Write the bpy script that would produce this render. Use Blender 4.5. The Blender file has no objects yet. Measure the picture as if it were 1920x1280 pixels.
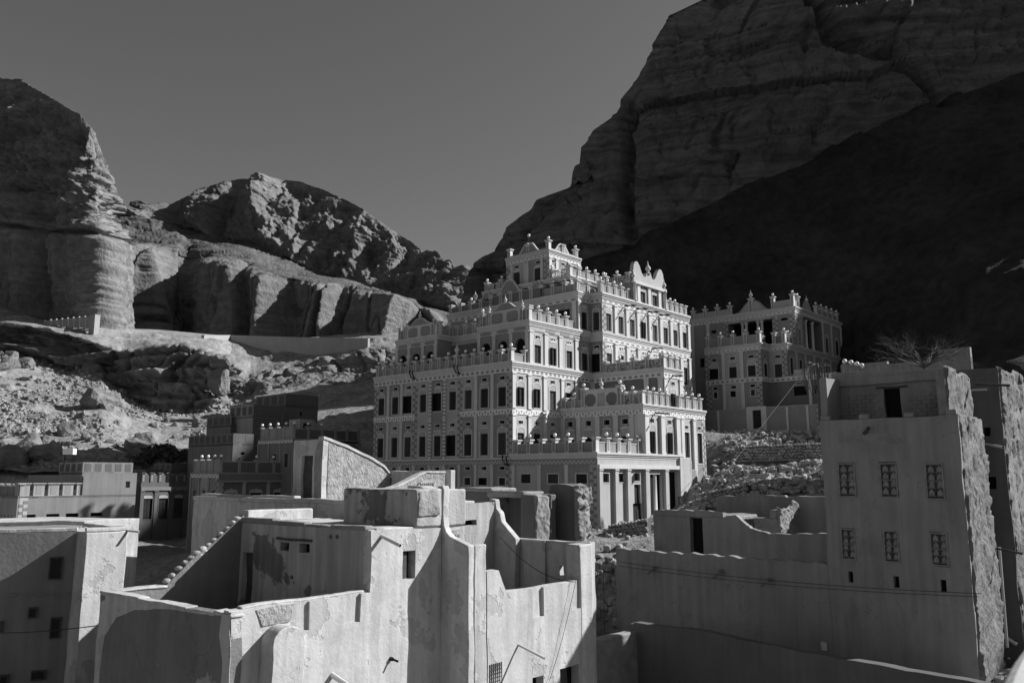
import bpy, math, random
import numpy as np
from mathutils import Vector

random.seed(7)
rng = np.random.default_rng(7)
SC = bpy.context.scene
COL = SC.collection
rad = math.radians

# ------------------------------------------------------------------ camera
FPX, PIT = 1560.0, math.atan(253 / 1560.0)
CP, SP = math.cos(PIT), math.sin(PIT)
cam_d = bpy.data.cameras.new('camera')
cam = bpy.data.objects.new('camera', cam_d)
COL.objects.link(cam)
cam.location = (0, 0, 0)
cam.rotation_euler = (math.pi / 2 + PIT, 0, 0)
cam_d.sensor_width = 36
cam_d.lens = 36 * FPX / 1920
cam_d.clip_start = 0.05
cam_d.clip_end = 5000
cam_d.dof.use_dof = True
cam_d.dof.focus_distance = 60
cam_d.dof.aperture_fstop = 3.5
SC.camera = cam

# ------------------------------------------------------------------ light
SUN_AZ, SUN_EL = rad(77), rad(34)      # azimuth to the right of the view direction (+Y)
world = bpy.data.worlds.new('World')
SC.world = world
world.use_nodes = True
wn = world.node_tree
wn.nodes.clear()
sky = wn.nodes.new('ShaderNodeTexSky')
sky.sky_type = 'NISHITA'
sky.sun_disc = False
sky.sun_elevation = SUN_EL
sky.sun_rotation = SUN_AZ
sky.altitude = 900
sky.air_density = 1.25
sky.dust_density = 1.5
sep = wn.nodes.new('ShaderNodeSeparateColor')     # black-and-white film behind an orange filter
mixc = wn.nodes.new('ShaderNodeMath'); mixc.operation = 'MULTIPLY_ADD'
mixc.inputs[1].default_value = 0.12
m2 = wn.nodes.new('ShaderNodeMath'); m2.operation = 'MULTIPLY'
m2.inputs[1].default_value = 0.88
bg = wn.nodes.new('ShaderNodeBackground')
bg.inputs['Strength'].default_value = 0.054
wo = wn.nodes.new('ShaderNodeOutputWorld')
wn.links.new(sky.outputs[0], sep.inputs[0])
wn.links.new(sep.outputs['Red'], m2.inputs[0])
wn.links.new(sep.outputs['Green'], mixc.inputs[0])
wn.links.new(m2.outputs[0], mixc.inputs[2])
wn.links.new(mixc.outputs[0], bg.inputs['Color'])
wn.links.new(bg.outputs[0], wo.inputs['Surface'])

sun_d = bpy.data.lights.new('sun', 'SUN')
sun_d.energy = 5.0
sun_d.angle = rad(0.5)
sun_d.color = (1, 1, 1)
sun = bpy.data.objects.new('sun', sun_d)
COL.objects.link(sun)
sdir = Vector((math.sin(SUN_AZ) * math.cos(SUN_EL), math.cos(SUN_AZ) * math.cos(SUN_EL), math.sin(SUN_EL)))
sun.rotation_euler = sdir.to_track_quat('Z', 'Y').to_euler()
sun.location = (60, 40, 80)

SC.view_settings.view_transform = 'Standard'
SC.view_settings.look = 'None'
SC.view_settings.gamma = 1
SC.view_settings.use_curve_mapping = False
SC.view_settings.exposure = 0.6
SC.cycles.max_bounces = 6
SC.cycles.diffuse_bounces = 2

# ------------------------------------------------------------------ measuring
def ray(px, py):
    u, v = px - 960, 640 - py
    return (u, FPX * CP - v * SP, v * CP + FPX * SP)

def at(px, py, Y):
    """world point at distance Y ahead, seen at photograph pixel (px, py)"""
    r = ray(px, py)
    k = Y / r[1]
    return Vector((r[0] * k, Y, r[2] * k))

def atz(px, Y, z):
    """world point in the photograph column px (near the row of height z), distance Y, height z"""
    py = 893.0
    for _ in range(8):
        p = at(px, py, Y)
        py -= (z - p.z) / Y * 1560
    p = at(px, py, Y)
    return Vector((p.x, Y, z))

AZ = rad(41.6)
RX, RY = math.sin(AZ), math.cos(AZ)        # the town's right-hand direction b
LX, LY = -RY, RX                           # the town's left-hand direction a
ROT = math.pi / 2 - AZ

def ray_plane(px, py, o, n):
    """pixel ray meets the vertical plane through o with horizontal normal n"""
    r = ray(px, py)
    k = (o[0] * n[0] + o[1] * n[1]) / (r[0] * n[0] + r[1] * n[1])
    return Vector((r[0] * k, r[1] * k, r[2] * k))

# ------------------------------------------------------------------ noise
def _hash(ix, iy, iz):
    h = (ix.astype(np.int64) * 374761393 + iy.astype(np.int64) * 668265263 + iz.astype(np.int64) * 2147483647) & 0xffffffff
    h = ((h ^ (h >> 13)) * 1274126177) & 0xffffffff
    h = ((h ^ (h >> 16)) * 2246822519) & 0xffffffff
    return ((h ^ (h >> 15)) & 0xffff) / 65535.0

def vnoise(P):
    i = np.floor(P).astype(np.int64)
    f = P - i
    f = f * f * (3 - 2 * f)
    x, y, z = i[:, 0], i[:, 1], i[:, 2]
    def L(a, b, t): return a + (b - a) * t
    c = [[[_hash(x + dx, y + dy, z + dz) for dz in (0, 1)] for dy in (0, 1)] for dx in (0, 1)]
    r = L(L(L(c[0][0][0], c[1][0][0], f[:, 0]), L(c[0][1][0], c[1][1][0], f[:, 0]), f[:, 1]),
          L(L(c[0][0][1], c[1][0][1], f[:, 0]), L(c[0][1][1], c[1][1][1], f[:, 0]), f[:, 1]), f[:, 2])
    return r * 2 - 1

def fbm(P, sc, octv=4, gain=0.5):
    Q = P * np.asarray(sc, float)
    a, s = 1.0, np.zeros(len(P))
    for k in range(octv):
        s += a * vnoise(Q + 17.3 * k)
        Q = Q * 2.03
        a *= gain
    return s

# ------------------------------------------------------------------ materials
MATS = {}
def _n(nt, t, **kw):
    n = nt.nodes.new(t)
    for k, v in kw.items():
        setattr(n, k, v)
    return n

def mat(name, col, var=0.12, scale=0.8, rough=0.92, bump=0.12, bscale=14.0, streak=0.0, patch=None,
        patch_scale=0.45, patch_at=0.56, strata=0.0, fine=0.0, dist=0.03, spec=0.15, crack=0.0):
    """grey procedural surface: blotches, run-down streaks, exposed patches, strata, fine relief"""
    m = bpy.data.materials.new(name)
    m.use_nodes = True
    nt = m.node_tree
    b = nt.nodes['Principled BSDF']
    b.inputs['Roughness'].default_value = rough
    b.inputs['Specular IOR Level'].default_value = spec
    geo = _n(nt, 'ShaderNodeNewGeometry')
    pos = geo.outputs['Position']
    def noise(sc, det=5, scalev=None, rgh=0.55):
        src = pos
        if scalev:
            mp = _n(nt, 'ShaderNodeMapping')
            mp.inputs['Scale'].default_value = scalev
            nt.links.new(pos, mp.inputs['Vector'])
            src = mp.outputs[0]
        t = _n(nt, 'ShaderNodeTexNoise')
        t.inputs['Scale'].default_value = sc
        t.inputs['Detail'].default_value = det
        t.inputs['Roughness'].default_value = rgh
        nt.links.new(src, t.inputs['Vector'])
        return t.outputs['Fac']
    def math_(op, a, c, cl=False):
        q = _n(nt, 'ShaderNodeMath', operation=op, use_clamp=cl)
        for i, x in enumerate((a, c)):
            if isinstance(x, (int, float)): q.inputs[i].default_value = x
            else: nt.links.new(x, q.inputs[i])
        return q.outputs[0]
    def ramp(x, lo, hi, a, c):
        q = _n(nt, 'ShaderNodeMapRange')
        nt.links.new(x, q.inputs['Value'])
        for k, v in zip(('From Min', 'From Max', 'To Min', 'To Max'), (lo, hi, a, c)): q.inputs[k].default_value = v
        return q.outputs[0]
    f = ramp(noise(scale, 6), 0.25, 0.75, 1 - var, 1 + var)
    if streak:
        f = math_('MULTIPLY', f, ramp(noise(1.0, 4, (3.2, 3.2, 0.22)), 0.35, 0.7, 1 - streak, 1 + streak * 0.5))
    if strata:
        f = math_('MULTIPLY', f, ramp(noise(1.0, 6, (0.03, 0.03, 0.9), 0.65), 0.3, 0.7, 1 - strata, 1 + strata))
    if fine:
        f = math_('MULTIPLY', f, ramp(noise(bscale * 0.5, 3), 0.3, 0.7, 1 - fine, 1 + fine))
    base = math_('MULTIPLY', f, col)
    if crack:
        vo = _n(nt, 'ShaderNodeTexVoronoi', feature='DISTANCE_TO_EDGE')
        vo.inputs['Scale'].default_value = 0.42
        wv = _n(nt, 'ShaderNodeTexNoise'); wv.inputs['Scale'].default_value = 1.4; wv.inputs['Detail'].default_value = 6
        nt.links.new(pos, wv.inputs['Vector'])
        ad = _n(nt, 'ShaderNodeVectorMath', operation='MULTIPLY_ADD')
        nt.links.new(wv.outputs['Color'], ad.inputs[0]); ad.inputs[1].default_value = (1.4, 1.4, 1.4); nt.links.new(pos, ad.inputs[2])
        nt.links.new(ad.outputs[0], vo.inputs['Vector'])
        ck = ramp(vo.outputs['Distance'], 0.002, 0.009, 1, 0)
        mk = ramp(noise(0.5, 3), 0.5, 0.6, 0, 1)
        st = ramp(noise(0.9, 6, (1, 1, 0.5), 0.65), 0.55, 0.75, 0, 0.28)
        base = math_('MULTIPLY', base, math_('SUBTRACT', 1.0, math_('MULTIPLY', math_('MULTIPLY', ck, mk), crack)))
        base = math_('MULTIPLY', base, math_('SUBTRACT', 1.0, st))
    h = noise(bscale, 5, rgh=0.6)
    if patch is not None:
        pm = ramp(noise(patch_scale, 7, rgh=0.6), patch_at, patch_at + 0.012, 0, 1)
        q = _n(nt, 'ShaderNodeMix', data_type='FLOAT')
        nt.links.new(pm, q.inputs['Factor'])
        nt.links.new(base, q.inputs['A'])
        nt.links.new(math_('MULTIPLY', f, patch), q.inputs['B'])
        base = q.outputs[0]
        h = math_('SUBTRACT', h, math_('MULTIPLY', pm, 0.9))
    nt.links.new(base, b.inputs['Base Color'])
    if bump:
        bp = _n(nt, 'ShaderNodeBump')
        bp.inputs['Strength'].default_value = min(1, bump * 4)
        bp.inputs['Distance'].default_value = dist
        nt.links.new(h, bp.inputs['Height'])
        nt.links.new(bp.outputs[0], b.inputs['Normal'])
    MATS[name] = m
    return m

def uvmat(name, c0, c1, kind, p=0.5, h=0.4, var=0.08):
    """painted frieze: a repeating motif in the strip's own metres (u along, v up)"""
    m = mat(name, 1.0, var=var, scale=1.5, bump=0.03)
    nt = m.node_tree
    b = nt.nodes['Principled BSDF']
    lk = b.inputs['Base Color'].links[0]
    fac = lk.from_socket
    uv = _n(nt, 'ShaderNodeUVMap')
    sx = _n(nt, 'ShaderNodeSeparateXYZ')
    nt.links.new(uv.outputs[0], sx.inputs[0])
    def M(op, a, c=0.0, d=0.0):
        q = _n(nt, 'ShaderNodeMath', operation=op)
        for i, x in enumerate((a, c, d)):
            if isinstance(x, (int, float)): q.inputs[i].default_value = x
            else: nt.links.new(x, q.inputs[i])
        return q.outputs[0]
    u = M('SUBTRACT', M('FRACT', M('DIVIDE', sx.outputs[0], p)), 0.5)      # -.5 .. .5
    cell = M('FLOOR', M('DIVIDE', sx.outputs[0], p))
    alt = M('MULTIPLY', M('FRACT', M('MULTIPLY', cell, 0.5)), 2.0)          # 0 / 1
    v = M('SUBTRACT', M('DIVIDE', sx.outputs[1], h), 0.5)
    au, av = M('ABSOLUTE', u), M('ABSOLUTE', v)
    if kind == 'tri':
        vv = M('MULTIPLY', v, M('SUBTRACT', M('MULTIPLY', alt, 2.0), 1.0))
        k = M('LESS_THAN', M('MULTIPLY', au, 1.5), M('ADD', M('MULTIPLY', vv, 0.8), 0.22))
        k = M('MULTIPLY', k, M('LESS_THAN', av, 0.36))
    elif kind == 'zig':
        w = M('SUBTRACT', M('MULTIPLY', au, 1.4), 0.35)
        k = M('LESS_THAN', M('ABSOLUTE', M('SUBTRACT', v, w)), 0.13)
    elif kind == 'diamond':
        k = M('LESS_THAN', M('ADD', M('MULTIPLY', au, p / h), av), 0.27)
    elif kind == 'dash':
        k = M('MULTIPLY', M('LESS_THAN', au, 0.28), M('LESS_THAN', av, 0.2))
    elif kind == 'leaf':
        r = M('ADD', M('MULTIPLY', au, M('MULTIPLY', au, 4.2)), M('MULTIPLY', av, M('MULTIPLY', av, 6.0)))
        pet = M('MULTIPLY', M('SINE', M('MULTIPLY', M('ARCTAN2', v, u), 7.0)), 0.22)
        k = M('LESS_THAN', M('ADD', r, pet), 0.52)
    else:
        k = M('LESS_THAN', M('FRACT', M('DIVIDE', sx.outputs[1], h)), 0.5)
    q = _n(nt, 'ShaderNodeMix', data_type='FLOAT')
    nt.links.new(k, q.inputs['Factor'])
    q.inputs['A'].default_value = c0
    q.inputs['B'].default_value = c1
    out = M('MULTIPLY', q.outputs[0], fac)
    nt.links.remove(lk)
    nt.links.new(out, b.inputs['Base Color'])
    return m

# ------------------------------------------------------------------ mesh helpers
class MB:
    def __init__(s):
        s.v, s.f = [], []
    def box(s, x0, y0, z0, x1, y1, z1, taper=0.0):
        b = len(s.v)
        t = taper
        s.v += [(x0, y0, z0), (x1, y0, z0), (x1, y1, z0), (x0, y1, z0),
                (x0 + t, y0 + t, z1), (x1 - t, y0 + t, z1), (x1 - t, y1 - t, z1), (x0 + t, y1 - t, z1)]
        s.f += [(b, b + 3, b + 2, b + 1), (b + 4, b + 5, b + 6, b + 7), (b, b + 1, b + 5, b + 4),
                (b + 1, b + 2, b + 6, b + 5), (b + 2, b + 3, b + 7, b + 6), (b + 3, b, b + 4, b + 7)]
        return s
    def prism(s, poly, z0, z1):
        """poly: ccw [(x,y)]; z0, z1 numbers or per-corner lists"""
        n, b = len(poly), len(s.v)
        a = sum(poly[i][0] * poly[(i + 1) % n][1] - poly[(i + 1) % n][0] * poly[i][1] for i in range(n))
        zz0 = z0 if hasattr(z0, '__len__') else [z0] * n
        zz1 = z1 if hasattr(z1, '__len__') else [z1] * n
        if a < 0:
            poly, zz0, zz1 = list(poly)[::-1], list(zz0)[::-1], list(zz1)[::-1]
        s.v += [(p[0], p[1], z) for p, z in zip(poly, zz0)] + [(p[0], p[1], z) for p, z in zip(poly, zz1)]
        s.f += [tuple(b + i for i in range(n))[::-1], tuple(b + n + i for i in range(n))]
        s.f += [(b + i, b + (i + 1) % n, b + n + (i + 1) % n, b + n + i) for i in range(n)]
        return s
    def slab(s, prof, y0, y1):
        """prof: closed outline [(x,z)] ccw seen from -y; extruded from y0 (front) to y1 (back)"""
        n, b = len(prof), len(s.v)
        a = sum(prof[i][0] * prof[(i + 1) % n][1] - prof[(i + 1) % n][0] * prof[i][1] for i in range(n))
        if a < 0: prof = list(prof)[::-1]
        s.v += [(x, y0, z) for x, z in prof] + [(x, y1, z) for x, z in prof]
        s.f += [tuple(b + i for i in range(n)), tuple(b + n + i for i in range(n))[::-1]]
        s.f += [(b + i, b + n + i, b + n + (i + 1) % n, b + (i + 1) % n) for i in range(n)]
        return s
    def tube(s, pts, r, n=6, cap=True):
        pts = [Vector(p) for p in pts]
        rs = r if hasattr(r, '__len__') else [r] * len(pts)
        b = len(s.v)
        for i, p in enumerate(pts):
            d = (pts[min(i + 1, len(pts) - 1)] - pts[max(i - 1, 0)]).normalized()
            u = d.orthogonal().normalized() if abs(d.z) > 0.9 else Vector((0, 0, 1)).cross(d).normalized()
            w = d.cross(u)
            for k in range(n):
                t = 2 * math.pi * k / n
                q = p + (u * math.cos(t) + w * math.sin(t)) * rs[i]
                s.v.append(tuple(q))
        for i in range(len(pts) - 1):
            for k in range(n):
                k2 = (k + 1) % n
                s.f.append((b + i * n + k, b + i * n + k2, b + (i + 1) * n + k2, b + (i + 1) * n + k))
        if cap:
            e = b + (len(pts) - 1) * n
            s.f += [tuple(b + k for k in range(n))[::-1], tuple(e + k for k in range(n))]
        return s
    def lathe(s, prof, c=(0, 0, 0), n=12):
        b = len(s.v)
        for r, z in prof:
            for k in range(n):
                t = 2 * math.pi * k / n
                s.v.append((c[0] + r * math.cos(t), c[1] + r * math.sin(t), c[2] + z))
        m = len(prof)
        for i in range(m - 1):
            for k in range(n):
                k2 = (k + 1) % n
                s.f.append((b + i * n + k, b + i * n + k2, b + (i + 1) * n + k2, b + (i + 1) * n + k))
        s.f += [tuple(b + k for k in range(n))[::-1], tuple(b + (m - 1) * n + k for k in range(n))]
        return s
    def mesh(s, name, m, smooth=False):
        me = bpy.data.meshes.new(name)
        me.from_pydata([tuple(map(float, p)) for p in s.v], [], s.f)
        if smooth:
            me.polygons.foreach_set('use_smooth', [True] * len(me.polygons))
        boxuv(me)
        if m is not None: me.materials.append(MATS[m] if isinstance(m, str) else m)
        me.update()
        return me
    def build(s, name, m, parent=None, loc=(0, 0, 0), rz=0.0, smooth=False, bevel=0.0, seg=2):
        o = link(name, s.mesh(name, m, smooth), parent, loc, rz)
        if bevel:
            md = o.modifiers.new('edge', 'BEVEL')
            md.width = bevel
            md.segments = seg
            md.limit_method = 'ANGLE'
        return o

def boxuv(me):
    lay = me.uv_layers.new(name='UVMap')
    nl = len(me.loops)
    if not nl: return
    vi = np.empty(nl, int); me.loops.foreach_get('vertex_index', vi)
    co = np.empty(len(me.vertices) * 3); me.vertices.foreach_get('co', co)
    co = co.reshape(-1, 3)[vi]
    nf = len(me.polygons)
    nr = np.empty(nf * 3); me.polygons.foreach_get('normal', nr); nr = np.abs(nr.reshape(-1, 3))
    tot = np.empty(nf, int); me.polygons.foreach_get('loop_total', tot)
    nr = np.repeat(nr, tot, axis=0)
    ax = np.argmax(nr, axis=1)
    u = np.where(ax == 0, co[:, 1], co[:, 0])
    v = np.where(ax == 2, co[:, 1], co[:, 2])
    lay.data.foreach_set('uv', np.stack([u, v], 1).ravel())

def link(name, data, parent=None, loc=(0, 0, 0), rz=0.0):
    o = bpy.data.objects.new(name, data)
    COL.objects.link(o)
    o.location = loc
    o.rotation_euler = (0, 0, rz)
    if parent: o.parent = parent
    return o

def tag(o, label, cat, group=None):
    o['label'] = label
    o['category'] = cat
    if group: o['group'] = group
    return o

def thing(name, label, cat, loc=(0, 0, 0), rz=0.0, group=None):
    o = link(name, None, None, loc, rz)
    o.empty_display_size = 0.5
    return tag(o, label, cat, group)

def struct(o, kind='structure'):
    o['kind'] = kind
    return o

def grid_object(name, V, ny, nx, m, parent=None, smooth=True):
    """V: (ny, nx, 3) array"""
    me = bpy.data.meshes.new(name)
    idx = np.arange(ny * nx).reshape(ny, nx)
    q = np.stack([idx[:-1, :-1], idx[:-1, 1:], idx[1:, 1:], idx[1:, :-1]], -1).reshape(-1, 4)
    me.vertices.add(ny * nx)
    me.vertices.foreach_set('co', V.reshape(-1).astype(np.float32))
    me.loops.add(q.size)
    me.loops.foreach_set('vertex_index', q.reshape(-1).astype(np.int32))
    me.polygons.add(len(q))
    me.polygons.foreach_set('loop_start', np.arange(0, q.size, 4, dtype=np.int32))
    if smooth: me.polygons.foreach_set('use_smooth', np.ones(len(q), bool))
    me.update(calc_edges=True)
    me.materials.append(MATS[m])
    return link(name, me, parent)

def wobble(me, off=(0, 0, 0), amp=0.03, cut=0.5, rz=0.0):
    """hand-built look: subdivide and push vertices by noise fixed in the world, so neighbours move together"""
    import bmesh
    bm = bmesh.new(); bm.from_mesh(me)
    bmesh.ops.remove_doubles(bm, verts=bm.verts, dist=0.0005)
    bm.verts.index_update()
    seen = {}
    for f in bm.faces: seen.setdefault(tuple(sorted(v.index for v in f.verts)), []).append(f)
    dead = [f for g in seen.values() if len(g) > 1 for f in g]
    if dead: bmesh.ops.delete(bm, geom=dead, context='FACES_ONLY')
    for _ in range(7):
        es = [e for e in bm.edges if e.calc_length() > cut]
        if not es or len(bm.verts) > 9000: break
        bmesh.ops.subdivide_edges(bm, edges=es, cuts=1, use_grid_fill=True)
    bmesh.ops.triangulate(bm, faces=[f for f in bm.faces if len(f.verts) > 4])
    P = np.array([v.co for v in bm.verts])
    c, s = math.cos(rz), math.sin(rz)
    Q = np.stack([P[:, 0] * c - P[:, 1] * s + off[0], P[:, 0] * s + P[:, 1] * c + off[1], P[:, 2] + off[2]], 1)
    D = np.stack([fbm(Q + 31.7 * k, (0.8, 0.8, 0.8), 3, 0.5) for k in range(3)], 1) * amp
    for v, d in zip(bm.verts, D): v.co += Vector(d)
    bm.to_mesh(me); bm.free()
    me.polygons.foreach_set('use_smooth', [True] * len(me.polygons))
    me.set_sharp_from_angle(angle=rad(38))
    me.update()
# ------------------------------------------------------------------ palette (greys of the black-and-white picture)
mat('rock', 0.18, var=0.25, scale=0.08, bump=0.25, bscale=1.2, strata=0.22, fine=0.25, dist=0.5)
mat('rock_far', 0.155, var=0.25, scale=0.05, bump=0.25, bscale=0.9, strata=0.2, fine=0.25, dist=0.7)
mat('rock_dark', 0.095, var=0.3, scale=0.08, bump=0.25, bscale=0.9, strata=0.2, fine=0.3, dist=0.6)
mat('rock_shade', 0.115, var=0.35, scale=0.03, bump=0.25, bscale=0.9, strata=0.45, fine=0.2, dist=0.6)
mat('scree', 0.24, var=0.3, scale=0.2, bump=0.25, bscale=2.5, fine=0.35, dist=0.3)
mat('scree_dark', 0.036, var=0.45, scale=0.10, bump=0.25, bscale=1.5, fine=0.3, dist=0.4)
mat('earth', 0.22, var=0.3, scale=0.5, bump=0.25, bscale=5, fine=0.35, dist=0.12)
mat('valley', 0.08, var=0.3, scale=0.02, bump=0.1, bscale=0.5)
mat('concrete', 0.32, var=0.12, scale=0.4, bump=0.1, bscale=3, streak=0.1)

# ------------------------------------------------------------------ lofted cliffs
def loft(name, curves, xs, rows, m, disp, label=None):
    """curves: lists of (px, py, Y) or (px, z, Y, 'z'), top first; surface through them, pushed in and out by disp(P, px, t)"""
    lines = []
    for c in curves:
        pts = [(q[0],) + tuple(Vector(q[1:4]) if len(q) == 5 else (atz(q[0], q[2], q[1]) if len(q) == 4 else at(*q))) for q in c]
        k = np.array([p[0] for p in pts])
        lines.append(np.stack([np.interp(xs, k, [p[1 + j] for p in pts]) for j in range(3)], 1))
    G, T = [], []
    for i in range(len(lines) - 1):
        n = rows[i]
        for r in range(n + (1 if i == len(lines) - 2 else 0)):
            w = r / n
            G.append(lines[i] * (1 - w) + lines[i + 1] * w)
            T.append(i + w)
    G = np.array(G)                                   # (ny, nx, 3)
    ny, nx = G.shape[:2]
    dv = np.gradient(G, axis=0); du = np.gradient(G, axis=1)
    N = np.cross(dv, du)
    N /= np.maximum(np.linalg.norm(N, axis=2, keepdims=True), 1e-6)
    flip = np.sum(N * (-G), axis=2, keepdims=True) < 0
    N = np.where(flip, -N, N)
    N = N * np.array([1, 1, 0.25])
    P = G.reshape(-1, 3)
    PX = np.tile(xs, ny); TT = np.repeat(np.array(T), nx)
    d = disp(P, PX, TT)
    if isinstance(d, tuple):
        d, vec = d
        V = P + N.reshape(-1, 3) * d[:, None] + vec
    else:
        V = P + N.reshape(-1, 3) * d[:, None]
    o = grid_object(name, V.reshape(ny, nx, 3), ny, nx, m, smooth=False)
    return struct(o)

def smooth(a, b, x):
    t = np.clip((x - a) / (b - a), 0, 1)
    return t * t * (3 - 2 * t)

def columns(PX, spec):
    """spec: (px where a buttress starts, px of its sharp right arris, px where the right flank ends, metres proud)"""
    d = np.zeros(len(PX))
    for a, e, f, h in spec:
        up = np.clip((PX - a) / max(e - a, 1), 0, 1) ** 0.6
        dn = 1 - np.clip((PX - e) / max(f - e, 1), 0, 1)
        d = np.maximum(d, h * np.where(PX <= e, up, dn) * ((PX >= a) & (PX <= f)))
    return d

def craggy(P, scales=((10, 2.4, 16), (3.3, 1.1, 6.5), (1.2, 0.5, 2.6)), seed=3, crack=0.8):
    """bedded, jointed rock: every bed and every block along it sits at its own depth"""
    wz = fbm(P, (0.025, 0.025, 0.02), 3)
    ws = fbm(P, (0.05, 0.05, 0.09), 3)
    out = np.zeros(len(P))
    s_ = P[:, 0] * 0.85 - P[:, 1] * 0.5
    for k, (h, amp, w) in enumerate(scales):
        zz = P[:, 2] / h + wz * 6 / h
        li = np.floor(zz); f = zz - li
        lay = _hash(li, li * 0 + seed, li * 0 + k)
        cs = (s_ + 5 * ws) / w + lay * 37
        ci = np.floor(cs); cf = cs - ci
        blk = _hash(ci, li, li * 0 + seed + k)
        out += amp * (1.3 * (lay - 0.5) + 0.9 * (blk - 0.5) + 0.5 * (f - 0.5)) - crack * amp * np.exp(-(np.minimum(cf, 1 - cf) / 0.06) ** 2) * (blk > 0.45)
    return out

FINE = ((3.6, 0.55, 12), (1.3, 0.45, 5), (0.7, 0.22, 2.2))
def colface(P, k=1.0):
    """tall smooth buttresses: thin bedding, upright cracks"""
    fl = fbm(P, (0.07, 0.07, 0.004), 4, 0.6)
    return k * (3.6 * fl + 1.1 * fbm(P, (0.16, 0.16, 0.10), 4, 0.6) + 0.85 * craggy(P, FINE) - 6.5 * np.exp(-(np.abs(fbm(P, (0.055, 0.055, 0.003), 2)) / 0.035) ** 2) - 2.5 * np.exp(-(np.abs(fbm(P + 40, (0.13, 0.13, 0.012), 2)) / 0.05) ** 2))

def rockface(P, k=1.0):
    flute = fbm(P, (0.055, 0.055, 0.006), 4)
    rough = fbm(P, (0.16, 0.16, 0.2), 5, 0.6)
    return k * (3.4 * flute + 1.5 * rough + 1.15 * craggy(P))

# left cliff
xs = np.concatenate([np.linspace(-420, -20, 40)[:-1], np.arange(-20, 224, 1.6)])
def d_left(P, PX, T):
    w = smooth(1.0, 1.25, T)
    col = columns(PX, [(-300, -160, -90, 16), (-90, -5, 12, 13), (14, 80, 92, 10), (94, 186, 230, 7)]) * smooth(1.75, 2.15, T)
    dome = (5 * fbm(P, (0.04, 0.04, 0.05), 4) + 5 * (np.abs(fbm(P, (0.05, 0.05, 0.03), 4)) - 0.3) + 2.2 * fbm(P, (0.22, 0.22, 0.22), 4, 0.65)) * (1 - smooth(1.9, 2.1, T)) * w
    lo = smooth(1.92, 2.05, T)
    return ((1 - lo) * rockface(P, 0.8) + lo * colface(P, 0.9) + col + dome) * (0.45 + 0.55 * w) - 4 * np.exp(-((T - 2.03) / 0.02) ** 2)
loft('left_cliff', [
    [(-420, 130, 360), (0, 170, 310), (120, 240, 295), (183, 330, 290), (224, 420, 315)],
    [(-420, 110, 320), (-140, 130, 272), (0, 146, 250), (40, 150, 244), (80, 172, 238), (120, 196, 233), (150, 215, 229), (170, 240, 228), (183, 275, 228), (192, 310, 234), (204, 338, 248), (224, 372, 275)],
    [(-420, 400, 290), (0, 424, 236), (100, 428, 221), (186, 432, 208), (200, 436, 230), (224, 450, 260)],
    [(-420, 520, 276), (-140, 580, 246), (0, 625, 233), (60, 650, 225), (120, 665, 218), (186, 668, 211), (202, 670, 232), (224, 670, 256)]],
    xs, [14, 150, 110], 'rock', d_left)

# middle mountain
xs = np.concatenate([np.linspace(120, 196, 20)[:-1], np.arange(196, 905, 1.9)])
def d_mid(P, PX, T):
    w = 0.2 + 0.8 * smooth(1.0, 1.12, T)
    up = (1 - smooth(1.9, 2.05, T))
    low = smooth(2.9, 3.15, T)
    spurs = 16 * (np.abs(fbm(P, (0.036, 0.02, 0.010), 3)) - 0.3) + 6 * fbm(P, (0.07, 0.05, 0.012), 4) + 2.6 * fbm(P, (0.22, 0.2, 0.05), 4, 0.65)
    col = columns(PX, [(190, 233, 246, 9), (228, 286, 340, 15), (376, 470, 480, 10), (474, 522, 548, 13),
                       (546, 606, 612, 6), (612, 632, 648, 8), (644, 698, 703, 5), (690, 750, 792, 11), (790, 808, 832, 6)])
    ledges = 3.5 * fbm(P, (0.02, 0.02, 0.16), 4, 0.6)
    return w * (up * (spurs + 1.2 * rockface(P, 0.7)) + low * (1.15 * col + colface(P, 0.9)) + (1 - up) * (1 - low) * (ledges + 1.5 * craggy(P) + 2 * fbm(P, (0.1, 0.1, 0.1), 4)))
loft('middle_mountain', [
    [(120, 440, 470), (285, 440, 460), (500, 370, 450), (700, 430, 420), (905, 640, 360)],
    [(120, 404, 382), (285, 408, 380), (300, 398, 379), (330, 380, 378), (380, 352, 376), (430, 338, 374), (500, 334, 369), (560, 341, 364), (620, 362, 358), (680, 392, 351), (730, 427, 345), (780, 462, 338), (830, 497, 330), (870, 532, 322), (885, 560, 318), (905, 610, 310)],
    [(120, 406, 352), (285, 414, 349), (340, 432, 346), (400, 445, 343), (480, 460, 338), (560, 500, 332), (640, 522, 325), (700, 545, 317), (760, 562, 309), (820, 580, 300), (870, 594, 293), (905, 615, 286)],
    [(120, 408, 330), (205, 425, 318), (230, 455, 300), (270, 460, 296), (335, 462, 296), (352, 478, 300), (400, 478, 288), (470, 492, 279), (520, 515, 273), (560, 525, 269), (600, 530, 266), (660, 535, 263), (720, 548, 260), (780, 575, 257), (840, 602, 254), (905, 620, 250)],
    [(120, 660, 310), (240, 664, 286), (300, 668, 280), (352, 672, 288), (430, 680, 272), (560, 684, 260), (700, 674, 250), (770, 668, 246), (840, 684, 242), (905, 700, 238)]],
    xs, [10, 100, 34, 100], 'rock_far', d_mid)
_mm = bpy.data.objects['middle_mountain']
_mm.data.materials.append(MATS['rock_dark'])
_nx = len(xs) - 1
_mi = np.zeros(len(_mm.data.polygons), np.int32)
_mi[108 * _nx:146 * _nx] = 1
_mm.data.polygons.foreach_set('material_index', _mi)

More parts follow.
